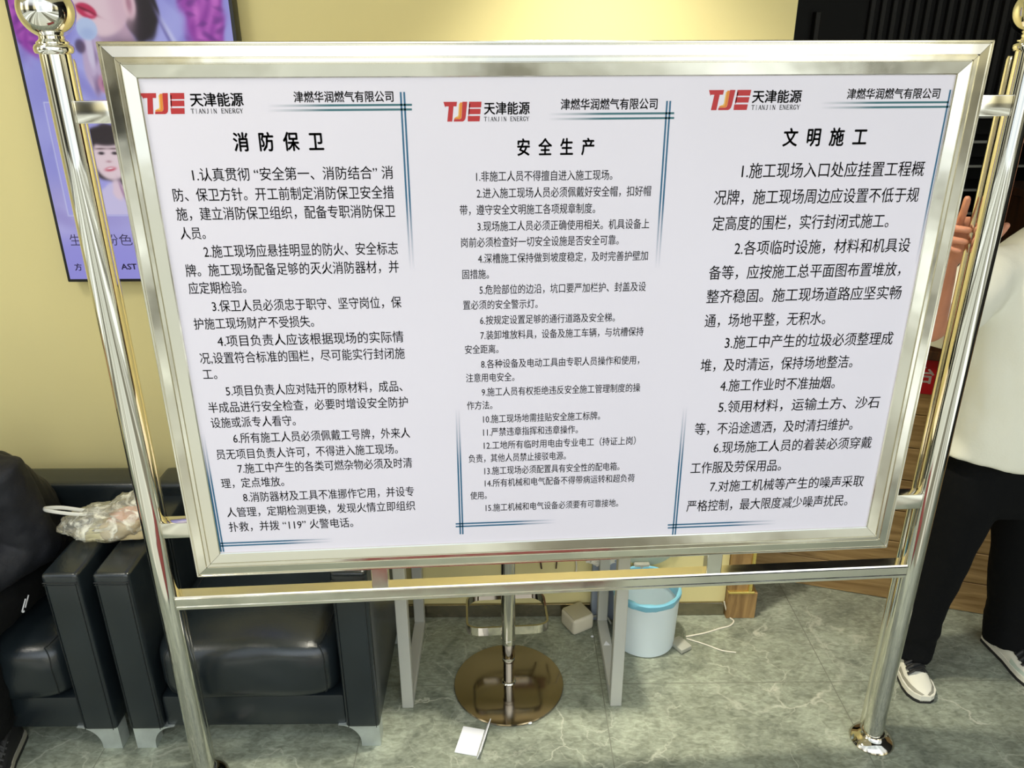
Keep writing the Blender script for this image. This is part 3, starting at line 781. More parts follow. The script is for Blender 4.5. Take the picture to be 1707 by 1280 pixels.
def logo(x0, x1, zc, h, tag_):
    """slanted red block letters with an orange and yellow hook"""
    w = x1 - x0
    def P(pts): return [(x0 + p[0] * w - BX, FRONT, zc + (p[1] - 0.5) * h) for p in pts]
    red = [[(0.0, 1), (.355, 1), (.34, .77), (.262, .77), (.215, 0), (.085, 0), (.135, .77), (.05, .77), (.045, .70)],
           [(.50, 1), (.625, 1), (.575, .25), (.56, .12), (.53, .04), (.49, 0), (.255, 0), (.265, .12), (.42, .12), (.455, .16), (.47, .25)],
           [(.675, 1), (1.0, 1), (.985, .71), (.66, .71)], [(.655, .64), (.975, .64), (.962, .37), (.64, .37)], [(.63, .28), (.955, .28), (.94, 0), (.625, 0)], [(.675, .9), (.70, .9), (.665, .3), (.645, .3)]]
    org = [[(.435, .97), (.497, .97), (.465, .24), (.445, .15), (.415, .125), (.27, .125), (.278, .20), (.385, .21), (.405, .27)]]
    yel = [[(.405, .90), (.432, .92), (.402, .27), (.38, .215), (.30, .205), (.312, .24), (.36, .26), (.38, .34)]]
    for nm, polys, mt in (('logo', red, INK_RED), ('logo_hook', org, INK_ORANGE), ('logo_highlight', yel, INK_YELLOW)):
        acc = ([], [])
        for p in polys:
            o = len(acc[0]); acc[0].extend(P(p)); acc[1].append(tuple(range(o, o + len(p))))
        flush(acc, nm, mt, panel)
groups = {}; rule_no = 0
for k, s, xa, xb, za, zb, h in ROWS:
    kind, cidx = k[0], k[1]
    zc = (za + zb) / 2000; xa /= 1000; xb /= 1000; h /= 1000
    if kind == 'l': logo(xa, xb, zc, h, cidx); continue
    if kind == 'r':
        if s[0].isdigit(): rule_no += 1
        acc = groups.setdefault(k + str(rule_no), ([], []))
    else: acc = groups.setdefault(k, ([], []))
    if kind == 'e':
        n_ = len(s); cw = (xb - xa) / n_
        for i, ch in enumerate(s):
            V, F = lat(ch); o = len(acc[0]); wd = 0.55 if ch == 'I' else 0.92
            acc[0].extend([(xa + (i + 0.5 + (v[0] - 0.5) * wd) * cw - BX, FRONT, zc + (v[1] - 0.5) * h) for v in V])
            acc[1].extend([tuple(j + o for j in f) for f in F])
        continue
    bold = {'t': 0.028, 'r': 0.006, 'c': 0.018, 'n': 0.024}[kind]
    V, F = glyphs(s.replace(' ', '  ') if kind == 't' else s, bold)
    put(acc, V, F, xa - BX, xb - BX, zc, h, FRONT)
NAMES = {'t': 'heading_text', 'r': 'rule_text', 'c': 'company_text', 'n': 'logo_text', 'e': 'logo_latin_text'}
for k, acc in groups.items(): flush(acc, NAMES[k[0]], INK, panel)
# double corner lines, printed as a gradient that runs out into the white sheet
M = bpy.data.materials.new('teal_gradient_print'); M.use_nodes = True
n = M.node_tree.nodes; l_ = M.node_tree.links; b = n['Principled BSDF']
a = n.new('ShaderNodeVertexColor'); a.layer_name = 'ink'
l_.new(a.outputs[0], b.inputs['Base Color']); b.inputs['Roughness'].default_value = 0.45
white, teal, blue = lin((237, 232, 244)), lin((58, 112, 122)), lin((44, 104, 140))
SETS = [(LINES[i:i + 4], i // 4) for i in range(0, len(LINES), 4)]
for grp, gi in SETS:
    V, F, K = [], [], []
    for (xa, za, xb, zb) in grp:
        p, q = Vector((xa / 1000 - BX, FRONT, za / 1000)), Vector((xb / 1000 - BX, FRONT, zb / 1000))
        top = gi in (0, 2, 4)
        if abs(p.z - q.z) < 0.05:
            zc = (p.z + q.z) / 2; p.z = q.z = zc
            if top: p, q = q, p             # solid end first, fading end last
            nv = Vector((0, 0, 1))
        else:
            xm = (p.x + q.x) / 2; p.x = q.x = xm; nv = Vector((1, 0, 0))
        if p.z > q.z + 0.05 or True:
            pass
        lo_, hi_ = BX - BW / 2 + 0.0700, BX + BW / 2 - 0.0700
        hw = 0.0021 if nv.z else 0.0019
        N = 14
        for k in range(N + 1):
            t = k / N; c = p.lerp(q, t); o = len(V)
            V += [tuple(c - nv * hw), tuple(c + nv * hw)]
            fade = min(1, max(0, (t - 0.62) / 0.38)) ** 0.8
            base = teal if (nv.z and top) else blue
            cc = tuple(base[i] * (1 - fade) + white[i] * fade for i in range(3)) + (1,)
            K += [cc, cc]
            if k: F.append((o - 2, o - 1, o + 1, o))
    me = bpy.data.meshes.new('corner_lines'); me.from_pydata(V, [], F)
    at = me.color_attributes.new('ink', 'FLOAT_COLOR', 'POINT')
    for i, c in enumerate(K): at.data[i].color = c
    me.materials.append(M)
    o = bpy.data.objects.new('corner_lines', me); C.objects.link(o); o.parent = panel
    o['label'] = 'teal double corner lines fading out'

# ================================================================== ARMCHAIRS
def make_armchair():
    """local frame: x along the wall, y from the front edge towards the wall, z up"""
    t = thing('armchair', '', 'armchair')
    W2, AW = 0.388, 0.106
    for s in (-1, 1):
        xa, xb = sorted((s * W2, s * (W2 - AW)))
        bm = NB(); bx(bm, (xa, 0.0, 0.085), (xb, 0.50, 0.668), 0.016, 3)
        bmesh.ops.subdivide_edges(bm, edges=[e for e in bm.edges if e.calc_length() > 0.2], cuts=5, use_grid_fill=True)
        arm = obj('armrest', bm, LEATHER, t)
        bm = NB()
        tube(bm, [(xa + 0.004, -0.001, 0.640), (xb - 0.004, -0.001, 0.640)], 0.0018, 6)
        tube(bm, [(xa + 0.004, -0.001, 0.632), (xb - 0.004, -0.001, 0.632)], 0.0009, 6)
        for x in (xa + 0.010, xb - 0.010): tube(bm, [(x, -0.001, 0.64), (x, -0.001, 0.09)], 0.0012, 6)
        obj('seam', bm, SEAM, arm)
    bm = NB(); bx(bm, (-W2, 0.43, 0.085), (W2, 0.555, 0.715), 0.024, 3); obj('backrest', bm, LEATHER, t)
    bm = NB(); bx(bm, (-(W2 - AW) + 0.002, 0.02, 0.08), (W2 - AW - 0.002, 0.45, 0.20), 0.010, 2); obj('seat_base', bm, LEATHER, t)
    # cushion with a worn crown
    bm = NB(); hw = W2 - AW - 0.004; n_, m_, k_ = 26, 20, 9
    bmesh.ops.create_grid(bm, x_segments=1, y_segments=1, size=0.001); bm.clear()
    def cush(x, y, z):
        k = 6.0
        r = (abs(x) ** k + abs(y) ** k + abs(z) ** k) ** (1 / k)
        mx = max(abs(x), abs(y), abs(z), 1e-6)
        q = Vector((x, y, z)) * (mx / r)
        px = q.x * hw; py = 0.225 + q.y * 0.232; pz = 0.30 + q.z * 0.106
        w = min(1, max(0, z / 0.6)); pz += w * (0.016 * (1 - q.x ** 2) * (1 - q.y ** 2) + 0.006 * math.sin(q.x * 4.2 + 0.7))
        w = min(1, max(0, (-y - 0.1) / 0.5)); py -= w * (0.012 * (1 - q.x ** 4) * (1 - q.z ** 2) + 0.005 * noise.noise(Vector((q.x * 2.3, 0.4, q.z * 2))))
        return Vector((px, py, pz))
    t2 = NB(); bmesh.ops.create_cube(t2, size=1)
    bmesh.ops.subdivide_edges(t2, edges=t2.edges[:], cuts=18, use_grid_fill=True)
    for v in t2.verts:
        v.co = cush(*(v.co * 2))
    merge(bm, t2)
    cu = obj('seat_cushion', bm, LEATHER, t, angle=3.2)
    bm = NB()
    for s in (-1, 1): tube(bm, [cush(s * 0.93, 0.9 - 0.1 * k, 1) for k in range(19)] + [cush(s * 0.93, -1, 1 - 0.1 * k) for k in range(0, 20)], 0.0020, 6)
    obj('seam', bm, SEAM, cu)
    for s in (-1, 1):
        for ya, yb in ((0.012, 0.062), (0.48, 0.53)):
            bm = NB()
            poly = [(s * (W2 - 0.004), 0.0), (s * (W2 - 0.004), 0.086), (s * (W2 - 0.132), 0.086)]
            poly += [(s * (W2 - 0.132 + 0.068 * math.sin(a)), 0.086 - 0.070 * (1 - math.cos(a))) for a in [0.25 + k * (PI / 2 - 0.25) / 8 for k in range(9)]]
            poly += [(s * (W2 - 0.064), 0.0)]
            prism(bm, poly, ya, yb); obj('leg', bm, LEG_METAL, t, smooth=False)
    return t
def copy_thing(r, loc, rotz, label):
    c = r.copy(); C.objects.link(c); c.location = loc; c.rotation_euler = (0, 0, rotz); c['label'] = label
    for ch in list(r.children):
        d = ch.copy(); C.objects.link(d); d.parent = c
        for g in ch.children:
            h = g.copy(); C.objects.link(h); h.parent = d
    return c
ac = make_armchair()
ac['label'] = 'black leather armchair with an empty seat behind the left post of the notice board'
ac['group'] = 'black leather armchairs along the wall'
CH = Vector((-0.682, 1.880, 0)); ac.location = CH; ac.rotation_euler = (0, 0, TH)
copy_thing(ac, CH + Vector((-0.815 * RC, -0.815 * RS, 0)), TH, 'black leather armchair at the left edge under the seated person in dark clothes')

# ---- plastic bag with bread lying across the two armrests
bag = thing('plastic_bag', 'clear knotted plastic bag with bread lying across two black armrests', 'plastic bag', (-1.072, 2.115, 0.669), TH + 0.12)
t = NB(); bmesh.ops.create_icosphere(t, subdivisions=5, radius=1)
for v in t.verts:
    c = v.co.copy()
    x = c.x * (0.125 if c.x > 0 else 0.165)
    hgt = 0.078 + 0.055 * max(0, c.x) - 0.014 * max(0, -c.x)
    z = 0.003 + hgt * (0.5 + 0.5 * max(-1, c.z * 1.25)) * (1.15 if c.z > 0 else 1)
    y = c.y * (0.085 + 0.02 * c.x)
    p = Vector((x, y, z))
    d = 0.012 * noise.noise(c * 3.1 + Vector((4, 1, 2))) + 0.008 * abs(noise.noise(c * 7.3)) + 0.004 * noise.noise(c * 16)
    p += c * d
    p.z = max(0.002, p.z)
    v.co = p
bm = NB(); merge(bm, t); obj('bag_film', bm, FILM, bag, angle=3.2)
bm = NB(); t = NB(); bmesh.ops.create_cube(t, size=1); bmesh.ops.subdivide_edges(t, edges=t.edges[:], cuts=10, use_grid_fill=True)
for v in t.verts:
    c = v.co * 2; k = 4; r = sum(abs(q) ** k for q in c) ** (1 / k); mx = max(abs(q) for q in c)
    q = c * (mx / r)
    v.co = Vector((0.040 + q.x * 0.074, -0.026 + q.y * 0.046, 0.036 + q.z * 0.030 + 0.004 * noise.noise(q * 2)))
merge(bm, t); obj('bread', bm, BREAD, bag, angle=3)
bm = NB(); t = NB(); bmesh.ops.create_icosphere(t, subdivisions=4, radius=1)
for v in t.verts:
    c = v.co; v.co = Vector((0.040 + c.x * 0.056, -0.016 + c.y * 0.040, 0.068 + c.z * 0.018)) + c * 0.006 * noise.noise(c * 4)
merge(bm, t); obj('filling', bm, FILLING, bag, angle=3)
bm = NB()
loop = curve_pts([(-0.03, -0.02, 0.082), (-0.09, -0.035, 0.094), (-0.145, -0.03, 0.102), (-0.185, -0.015, 0.104), (-0.190, 0.0, 0.101), (-0.15, 0.01, 0.094), (-0.09, 0.0, 0.086), (-0.03, -0.01, 0.080)], 6)
tube(bm, loop, [(0.006, 0.0035)] * len(loop), 8)
obj('handle_loop', bm, WHITE_PLASTIC, bag)
bm = NB()
for k in range(7):
    a = k * 0.9; tube(bm, curve_pts([(-0.03, -0.02, 0.080), (-0.03 + 0.05 * math.cos(a), -0.02 + 0.03 * math.sin(a), 0.088 + 0.006 * math.sin(k * 2.)), (-0.02 + 0.10 * math.cos(a), -0.02 + 0.055 * math.sin(a), 0.070)], 5), [0.005 - 0.004 * i / 10 for i in range(11)], 6)
obj('knot', bm, FILM, bag)

# ================================================================== BAR STOOL
st = thing('bar_stool', 'chrome bar stool with a round floor plate and a rounded footrest hoop', 'bar stool', (0.122, 2.105, 0))
bm = NB(); lathe(bm, [(0.0, 0.0), (0.188, 0.0), (0.190, 0.004), (0.188, 0.008), (0.150, 0.0115), (0.06, 0.0145), (0.0, 0.015)], 96, cap=False); obj('floor_plate', bm, PLATE, st)
bm = NB(); lathe(bm, [(0.0185, 0.012), (0.0185, 0.14)], 36); lathe(bm, [(0.026, 0.013), (0.024, 0.018), (0.019, 0.022)], 36); obj('lower_column', bm, CHROME, st)
bm = NB(); lathe(bm, [(0.0195, 0.105), (0.0215, 0.108), (0.0215, 0.118), (0.0205, 0.120), (0.0205, 0.128), (0.0225, 0.131), (0.0225, 0.150), (0.0235, 0.153), (0.0235, 0.198), (0.0245, 0.199), (0.0245, 0.203), (0.0235, 0.204), (0.0235, 0.60)], 40); obj('upper_column', bm, CHROME, st)
bm = NB()
hx, ya, yb, r_ = 0.138, 0.024, 0.215, 0.050
path = []
for cx_, cy_, a0 in ((hx - r_, ya + r_ * .55, -PI / 2), (hx - r_, yb - r_, 0), (-hx + r_, yb - r_, PI / 2), (-hx + r_, ya + r_ * .55, PI)):
    for k in range(7):
        a = a0 + k * PI / 12
        ry = r_ if cy_ > 0.1 else r_ * .55
        path.append((cx_ + r_ * math.cos(a), cy_ + ry * math.sin(a)))
th_ = 0.0035; hz0, hz1 = 0.196, 0.229
n_ = len(path); vs = []
for i, (x, y) in enumerate(path):
    a, b = path[i - 1], path[(i + 1) % n_]
    tx, ty = b[0] - a[0], b[1] - a[1]; q = math.hypot(tx, ty); nx, ny = ty / q, -tx / q
    vs.append([bm.verts.new(p) for p in ((x + nx * th_, y + ny * th_, hz0), (x + nx * th_, y + ny * th_, hz1), (x - nx * th_, y - ny * th_, hz1), (x - nx * th_, y - ny * th_, hz0))])
for i in range(n_):
    a, b = vs[i], vs[(i + 1) % n_]
    for k in range(4): bm.faces.new((a[k], a[(k + 1) % 4], b[(k + 1) % 4], b[k]))
obj('footrest', bm, CHROME, st, angle=0.6)
bm = NB(); lathe(bm, [(0.0, 0.60), (0.10, 0.60), (0.11, 0.61), (0.175, 0.625), (0.19, 0.645), (0.19, 0.67), (0.175, 0.685), (0.0, 0.69)], 60, cap=False); obj('seat', bm, CUSHION, st)

# ================================================================== WALL TABLE
tb_o = Vector((-0.241, 2.020, 0)); tw = 0.735; td = 0.435
tb = thing('wall_table', 'grey metal framed wall table behind the bar stool and the notice board', 'table', tb_o, TH)
for xx in (0.0, tw - 0.038):
    bm = NB()
    bx(bm, (xx, 0, 0), (xx + 0.038, 0.038, 0.72), 0.002, 1); obj('leg', bm, FRAME_PAINT, tb, smooth=False)
    bm = NB(); bx(bm, (xx, td - 0.038, 0), (xx + 0.038, td, 0.72), 0.002, 1); obj('leg', bm, FRAME_PAINT, tb, smooth=False)
    bm = NB(); bx(bm, (xx, 0.037, 0), (xx + 0.038, td - 0.037, 0.032), 0.002, 1); fr_ = obj('floor_bar', bm, FRAME_PAINT, tb, smooth=False)
bm = NB(); prism(bm, [(-0.012, -0.011), (0.012, -0.011), (0.0, 0.012)], -0.0004, 0.0004, Matrix.Translation((tw - 0.019, 0.27, 0.0325)) @ Matrix.Rotation(-PI / 2, 4, 'X')); obj('white_triangle', bm, PAPER, fr_, smooth=False)  # small flat white triangle on the floor bar
bm = NB(); bx(bm, (-0.02, -0.02, 0.72), (tw + 0.02, td + 0.005, 0.748), 0.003, 1); obj('tabletop', bm, TABLE_TOP, tb, smooth=False)

# ================================================================== BIN, MODEM, CABLES, LITTER
bn = thing('pedal_bin', 'small pale blue pedal bin with a blue bag rim by the yellow wall', 'bin', (0.640, 2.305, 0), TH)
bm = NB(); lathe(bm, [(0.0, 0.001), (0.106, 0.001), (0.112, 0.006), (0.119, 0.20), (0.121, 0.232), (0.115, 0.232), (0.110, 0.012), (0.0, 0.010)], 64, cap=False); obj('body', bm, BIN_PLASTIC, bn)
bm = NB(); lathe(bm, [(0.1215, 0.214), (0.1235, 0.218), (0.1240, 0.236), (0.120, 0.240), (0.112, 0.238), (0.110, 0.18)], 64, cap=False)
wrinkle(bm, 0.004, (24, 24, 18)); obj('bag_rim', bm, BIN_BAG, bn)
bm = NB(); lathe(bm, [(0.0, -0.006), (0.116, -0.006), (0.120, 0.0), (0.114, 0.010), (0.06, 0.022), (0.0, 0.024)], 56, cap=False, M=Matrix.Translation((0.02, 0.128, 0.345)) @ Matrix.Rotation(math.radians(-84), 4, 'X')); obj('lid', bm, BIN_LID, bn)
bm = NB(); bx(bm, (-0.03, 0.112, 0.20), (0.03, 0.130, 0.25), 0.004, 1); obj('hinge', bm, GREY_PLASTIC, bn)
bm = NB(); bx(bm, (-0.026, -0.034, 0.002), (0.026, 0.034, 0.020), 0.005, 2, M=Matrix.Translation((0.128, -0.052, 0)) @ Matrix.Rotation(0.55, 4, 'Z'))
tube(bm, [(0.10, -0.04, 0.012), (0.125, -0.05, 0.012)], 0.008, 8); obj('pedal', bm, GREY_PLASTIC, bn)

sb = thing('small_box', 'small grey blue box with white crumpled film on top, left of the bin', 'box', (0.515, 2.432, 0), TH)
bm = NB(); bx(bm, (-0.055, -0.020, 0.0), (0.045, 0.016, 0.275), 0.004, 1); obj('body', bm, mat('grey_blue_card', (150, 160, 176), 0.6), sb)
bm = NB(); t = NB(); bmesh.ops.create_icosphere(t, subdivisions=4, radius=1)
for v in t.verts:
    c = v.co; v.co = Vector((-0.028 + c.x * 0.056, -0.014 + c.y * 0.030, 0.282 + c.z * 0.020)) + c * (0.012 * noise.noise(c * 3.3) + 0.006 * noise.noise(c * 8))
merge(bm, t); obj('crumpled_film', bm, WHITE_PLASTIC, sb, angle=0.5)

md = thing('router_box', 'rounded white router box standing on the floor by the wall', 'router', (0.402, 2.390, 0), math.radians(26))
bm = NB(); bx(bm, (-0.047, -0.047, 0.0), (0.047, 0.047, 0.070), 0.017, 5); obj('body', bm, mat('ivory_plastic', (214, 206, 184), 0.45), md)
bm = NB(); bx(bm, (-0.041, -0.041, 0.066), (0.041, 0.041, 0.0712), 0.0022, 2)
for v in bm.verts: pass
obj('top_plate', bm, mat('ivory_matte_plastic', (190, 182, 154), 0.6), md)
bm = NB(); tube(bm, curve_pts([(0.045, -0.01, 0.02), (0.075, -0.02, 0.03), (0.10, -0.05, 0.035), (0.105, -0.075, 0.02)], 6), 0.004, 8); obj('plug_lead', bm, GREY_PLASTIC, md)

def cable(name, label, pts, r, material):
    bm = NB(); tube(bm, curve_pts(pts, 8), r, 8); return tag(obj(name, bm, material), label, 'cable')
cable('white_cable', 'thin white cable on the floor right of the pedal bin', [(0.975, 2.405, 0.070), (0.985, 2.40, 0.035), (1.000, 2.392, 0.004), (1.008, 2.370, 0.003), (0.985, 2.345, 0.003), (0.94, 2.332, 0.003), (0.88, 2.312, 0.003), (0.80, 2.296, 0.003)], 0.0028, CABLE_WHITE)
cable('white_cable', 'pale cable running across the floor in front of the bin pedal', [(0.80, 2.285, 0.003), (0.86, 2.25, 0.003), (0.91, 2.215, 0.003), (0.96, 2.20, 0.003)], 0.0022, CABLE_WHITE)
WY = lambda x: 2.479 + RS * x - 0.006
cable('wall_cable', 'dark brown cable sagging on the wall left of the stool column', [(-0.02, WY(-.02), 0.345), (0.02, WY(.02), 0.318), (0.06, WY(.06), 0.300), (0.12, WY(.12), 0.292), (0.19, WY(.19), 0.284), (0.26, WY(.26), 0.276)], 0.0025, CABLE_DARK)
cable('wall_cable', 'pair of short brown leads crossing low on the wall right of the stool column', [(0.235, WY(.235), 0.33), (0.255, WY(.255), 0.295), (0.265, WY(.265), 0.255), (0.27, WY(.27), 0.22)], 0.003, CABLE_DARK)
cable('wall_cable', 'white cable hanging down the wall behind the right table leg', [(0.385, WY(.385), 0.36), (0.392, WY(.392), 0.31), (0.400, WY(.4), 0.26), (0.40, WY(.4), 0.20), (0.375, WY(.375), 0.15), (0.335, WY(.335), 0.14), (0.30, WY(.30), 0.155)], 0.0032, CABLE_WHITE)
cable('wall_cable', 'looped brown cable on the wall above the router', [(0.34, WY(.34), 0.37), (0.345, WY(.345), 0.32), (0.33, WY(.33), 0.27), (0.325, WY(.325), 0.22)], 0.0025, CABLE_DARK)
cable('wall_cable', 'short dark cable on the wall right of the bin lid', [(0.775, WY(.775), 0.36), (0.768, WY(.768), 0.31), (0.762, WY(.762), 0.27)], 0.003, CABLE_DARK)
bm = NB(); bx(bm, (0.15, -0.022, 0.318), (0.325, -0.004, 0.40), 0.003, 1)
tag(obj('cable_tray', bm, mat('brown_plastic', (150, 110, 84), 0.5), None, False, rp(0, 0, 0), rotz=TH), 'flat brown plastic tray fixed low on the wall behind the stool', 'cable tray')

pp = thing('folded_card', 'folded white card lying on the floor in front of the bar stool', 'card', (-0.012, 1.862, 0), math.radians(-16))
bm = NB(); bx(bm, (-0.042, -0.05, 0.0005), (0.030, 0.055, 0.0045), 0.0008, 1); obj('flat_panel', bm, PAPER, pp, smooth=False)
bm = NB(); bx(bm, (-0.001, -0.058, 0), (0.001, 0.075, 0.036), 0, M=Matrix.Translation((0.033, 0, 0.0005)) @ Matrix.Rotation(0.35, 4, 'Y')); obj('upright_panel', bm, PAPER, pp, smooth=False)
for (x, y, s, lb) in ((0.180, 1.925, 0.007, 'tiny white paper scrap by the edge of the stool plate'), (0.45, 2.322, 0.006, 'tiny white paper scrap between the router and the table leg'), (-0.0, 2.19, 0.005, 'pale speck of paper on the floor left of the stool plate')):
    bm = NB(); t = NB(); bmesh.ops.create_icosphere(t, subdivisions=2, radius=s)
    for v in t.verts: v.co = Vector((v.co.x, v.co.y * .8, v.co.z * .5 + s * .5)) * (1 + .3 * noise.noise(v.co * 300))
    merge(bm, t); tag(obj('paper_scrap', bm, PAPER, None, loc=(x, y, 0)), lb, 'paper scrap')

# ================================================================== WOOD CLADDING AT THE WALL END, COUNTER, HALL
cb = thing('wood_cabinet', 'low oak cabinet with gold edges at the right end of the yellow wall', 'cabinet', rp(0.987, -0.012, 0), TH)
bm = NB(); bx(bm, (0, -0.02, 0), (0.112, 0.16, 0.118), 0.002, 1); obj('plinth', bm, WOOD2, cb, smooth=False)
bm = NB(); bx(bm, (0, -0.012, 0.124), (0.076, 0.15, 1.0), 0.002, 1); obj('side_panel', bm, WOOD2, cb, smooth=False)
bm = NB(); bx(bm, (0, -0.023, 0.116), (0.100, -0.006, 0.126), 0.002, 1); obj('gold_strip', bm, GOLD, cb, smooth=False)
bm = NB(); bx(bm, (0.074, -0.022, 0.124), (0.088, -0.008, 1.0), 0.002, 1); obj('gold_edge', bm, GOLD, cb, smooth=False)

A_ = (1.284, 2.607); ca = math.radians(-20.68)
ct = thing('reception_counter', 'reception counter clad in horizontal oak planks behind the standing person', 'counter', (A_[0], A_[1], 0), ca)
bm = NB(); bx(bm, (-0.10, 0.022, 0.0), (1.98, 0.42, 1.03), 0.002, 1); obj('body', bm, DARKWOOD, ct, smooth=False)
bm = NB()
for k in range(7):
    z0_ = 0.002 + k * 0.1345
    bx(bm, (-0.13, 0.0, z0_), (2.0, 0.022, z0_ + 0.1315), 0.0022, 1)
obj('plank_front', bm, WOOD, ct, smooth=False)
bm = NB(); bx(bm, (-0.14, -0.03, 1.03), (2.0, 0.45, 1.065), 0.004, 2); obj('countertop', bm, DARKWOOD, ct, smooth=False)
sg = thing('counter_sign', 'red sign with a white Chinese character on the counter front', 'sign', (A_[0] + 0.36 * math.cos(ca), A_[1] + 0.36 * math.sin(ca), 0.0), ca)
bm = NB(); bx(bm, (-0.13, -0.010, 0.895), (0.11, -0.001, 1.026), 0.002, 1); obj('sign_board', bm, SIGN_RED, sg, smooth=False)
acc = ([], []); put(acc, *glyphs('台', 0.02), -0.016, 0.042, 0.968, 0.062, -0.0106); flush(acc, 'sign_letter', SIGN_WHITE, sg)
bm = NB(); bx(bm, (-0.13, -0.008, 1.026), (0.11, -0.001, 1.034), 0.001, 1); obj('sign_holder', bm, GREY_PLASTIC, sg, smooth=False)

sh = thing('shelf_unit', 'dark shelf unit with thin metal shelf edges in the unlit hall', 'shelf', (2.16, 3.25, 0), TH)
for x in (-0.36, 0.36):
    bm = NB(); bx(bm, (x - 0.012, 0, 0), (x + 0.012, 0.30, 1.86)); obj('side_panel', bm, DARK, sh, smooth=False)
bm = NB(); bx(bm, (-0.36, 0.29, 0), (0.36, 0.30, 1.86)); obj('back_panel', bm, DARK, sh, smooth=False)
for k in range(9):
    z = 1.79 - k * 0.0985
    bm = NB(); bx(bm, (-0.35, 0.004, z - 0.012), (0.35, 0.29, z)); s_ = obj('shelf', bm, DARK, sh, smooth=False)
    bm = NB(); bx(bm, (-0.348, -0.001, z - 0.012), (0.348, 0.004, z - 0.002)); obj('shelf_edge', bm, SHELF_EDGE, s_, smooth=False)
cp = thing('cupboard', 'brown wooden cupboard in the dark hall beyond the standing person', 'cupboard', (2.64, 2.885, 0), TH)
bm = NB(); bx(bm, (-0.42, 0, 0.04), (0.40, 0.30, 1.50), 0.003, 1); obj('body', bm, DARKWOOD, cp, smooth=False)
bm = NB(); bx(bm, (-0.44, -0.02, 1.50), (0.42, 0.31, 1.53), 0.003, 1); obj('top_board', bm, DARKWOOD, cp, smooth=False)
for x in (-0.41, 0.0):
    bm = NB(); bx(bm, (x, -0.018, 0.06), (x + 0.39, 0.001, 1.48), 0.003, 1); d_ = obj('door', bm, DARKWOOD, cp, smooth=False)
    bm = NB(); ball(bm, (x + (0.36 if x < -0.1 else 0.03), -0.03, 0.9), 0.014, 12); obj('knob', bm, GOLD, d_)

# ================================================================== PEOPLE
def head_shapes(bm, c, face):
    """skull, jaw, nose, ears and neck around head centre c; face = unit vector in xy"""
    f = Vector(face).normalized(); s = Vector((-f.y, f.x, 0)); up = Vector((0, 0, 1))
    def at(a, b, z): return c + f * a + s * b + up * z
    loft(bm, [ring_pts(at(a, 0, z), f, s, 28, rf, rs) for z, a, rf, rs in
              ((-0.122, 0.052, 0.020, 0.018), (-0.112, 0.042, 0.042, 0.036), (-0.09, 0.028, 0.062, 0.050), (-0.06, 0.016, 0.080, 0.062), (-0.02, 0.006, 0.092, 0.070), (0.02, 0.0, 0.098, 0.074), (0.06, -0.004, 0.096, 0.074), (0.09, -0.008, 0.082, 0.064), (0.112, -0.010, 0.054, 0.044), (0.122, -0.010, 0.020, 0.016))])
    tube(bm, [at(0.096, 0, 0.018), at(0.106, 0, -0.006), at(0.112, 0, -0.022)], [0.008, 0.010, 0.013], 10, round_ends=True)
    for k in (-1, 1):
        tube(bm, [at(-0.004, k * 0.074, 0.018), at(-0.010, k * 0.082, 0.004), at(-0.004, k * 0.074, -0.026)], [(0.010, 0.006), (0.014, 0.007), (0.009, 0.006)], 10, round_ends=True)
        tube(bm, [at(0.088, k * 0.012, 0.036), at(0.082, k * 0.046, 0.034)], [0.008, 0.006], 8, round_ends=True)     # brow
    tube(bm, [at(0.084, -0.018, -0.060), at(0.092, 0, -0.058), at(0.084, 0.018, -0.060)], [0.004, 0.007, 0.004], 8, round_ends=True)
    tube(bm, [at(0.083, -0.016, -0.070), at(0.090, 0, -0.071), at(0.083, 0.016, -0.070)], [0.004, 0.007, 0.004], 8, round_ends=True)
    return at
def face_parts(root, at):
    for k in (-1, 1):
        bm = NB(); ball(bm, at(0.076, k * 0.031, 0.012), 0.0125, 16); e_ = obj('eye', bm, mat('eye_white', (232, 228, 222), 0.2), root)
        bm = NB(); ball(bm, at(0.0845, k * 0.031, 0.012), 0.0052, 12); obj('iris', bm, mat('brown_iris', (44, 28, 20), 0.2), e_)
        bm = NB(); tube(bm, [at(0.090, k * 0.014, 0.038), at(0.092, k * 0.030, 0.043), at(0.082, k * 0.050, 0.038)], [0.003, 0.004, 0.002], 8); obj('eyebrow', bm, HAIR, root)
    bm = NB()
    f0 = at(0, 0, 0)
    t = NB(); bmesh.ops.create_icosphere(t, subdivisions=4, radius=1)
    fx = (at(1, 0, 0) - f0); sx = (at(0, 1, 0) - f0)
    for v in t.verts:
        c = v.co.copy(); front = max(0.0, c.x)
        zz = c.z if c.z > -0.25 else -0.25 + (c.z + 0.25) * 0.35
        if front > 0.35: zz = max(zz, 0.42)
        v.co = f0 + fx * (c.x * 0.108 - 0.010) + sx * (c.y * 0.083) + Vector((0, 0, 0.030 + zz * 0.102)) + fx * 0.003 * noise.noise(c * 9)
    merge(bm, t); obj('hair', bm, HAIR, root, angle=3)
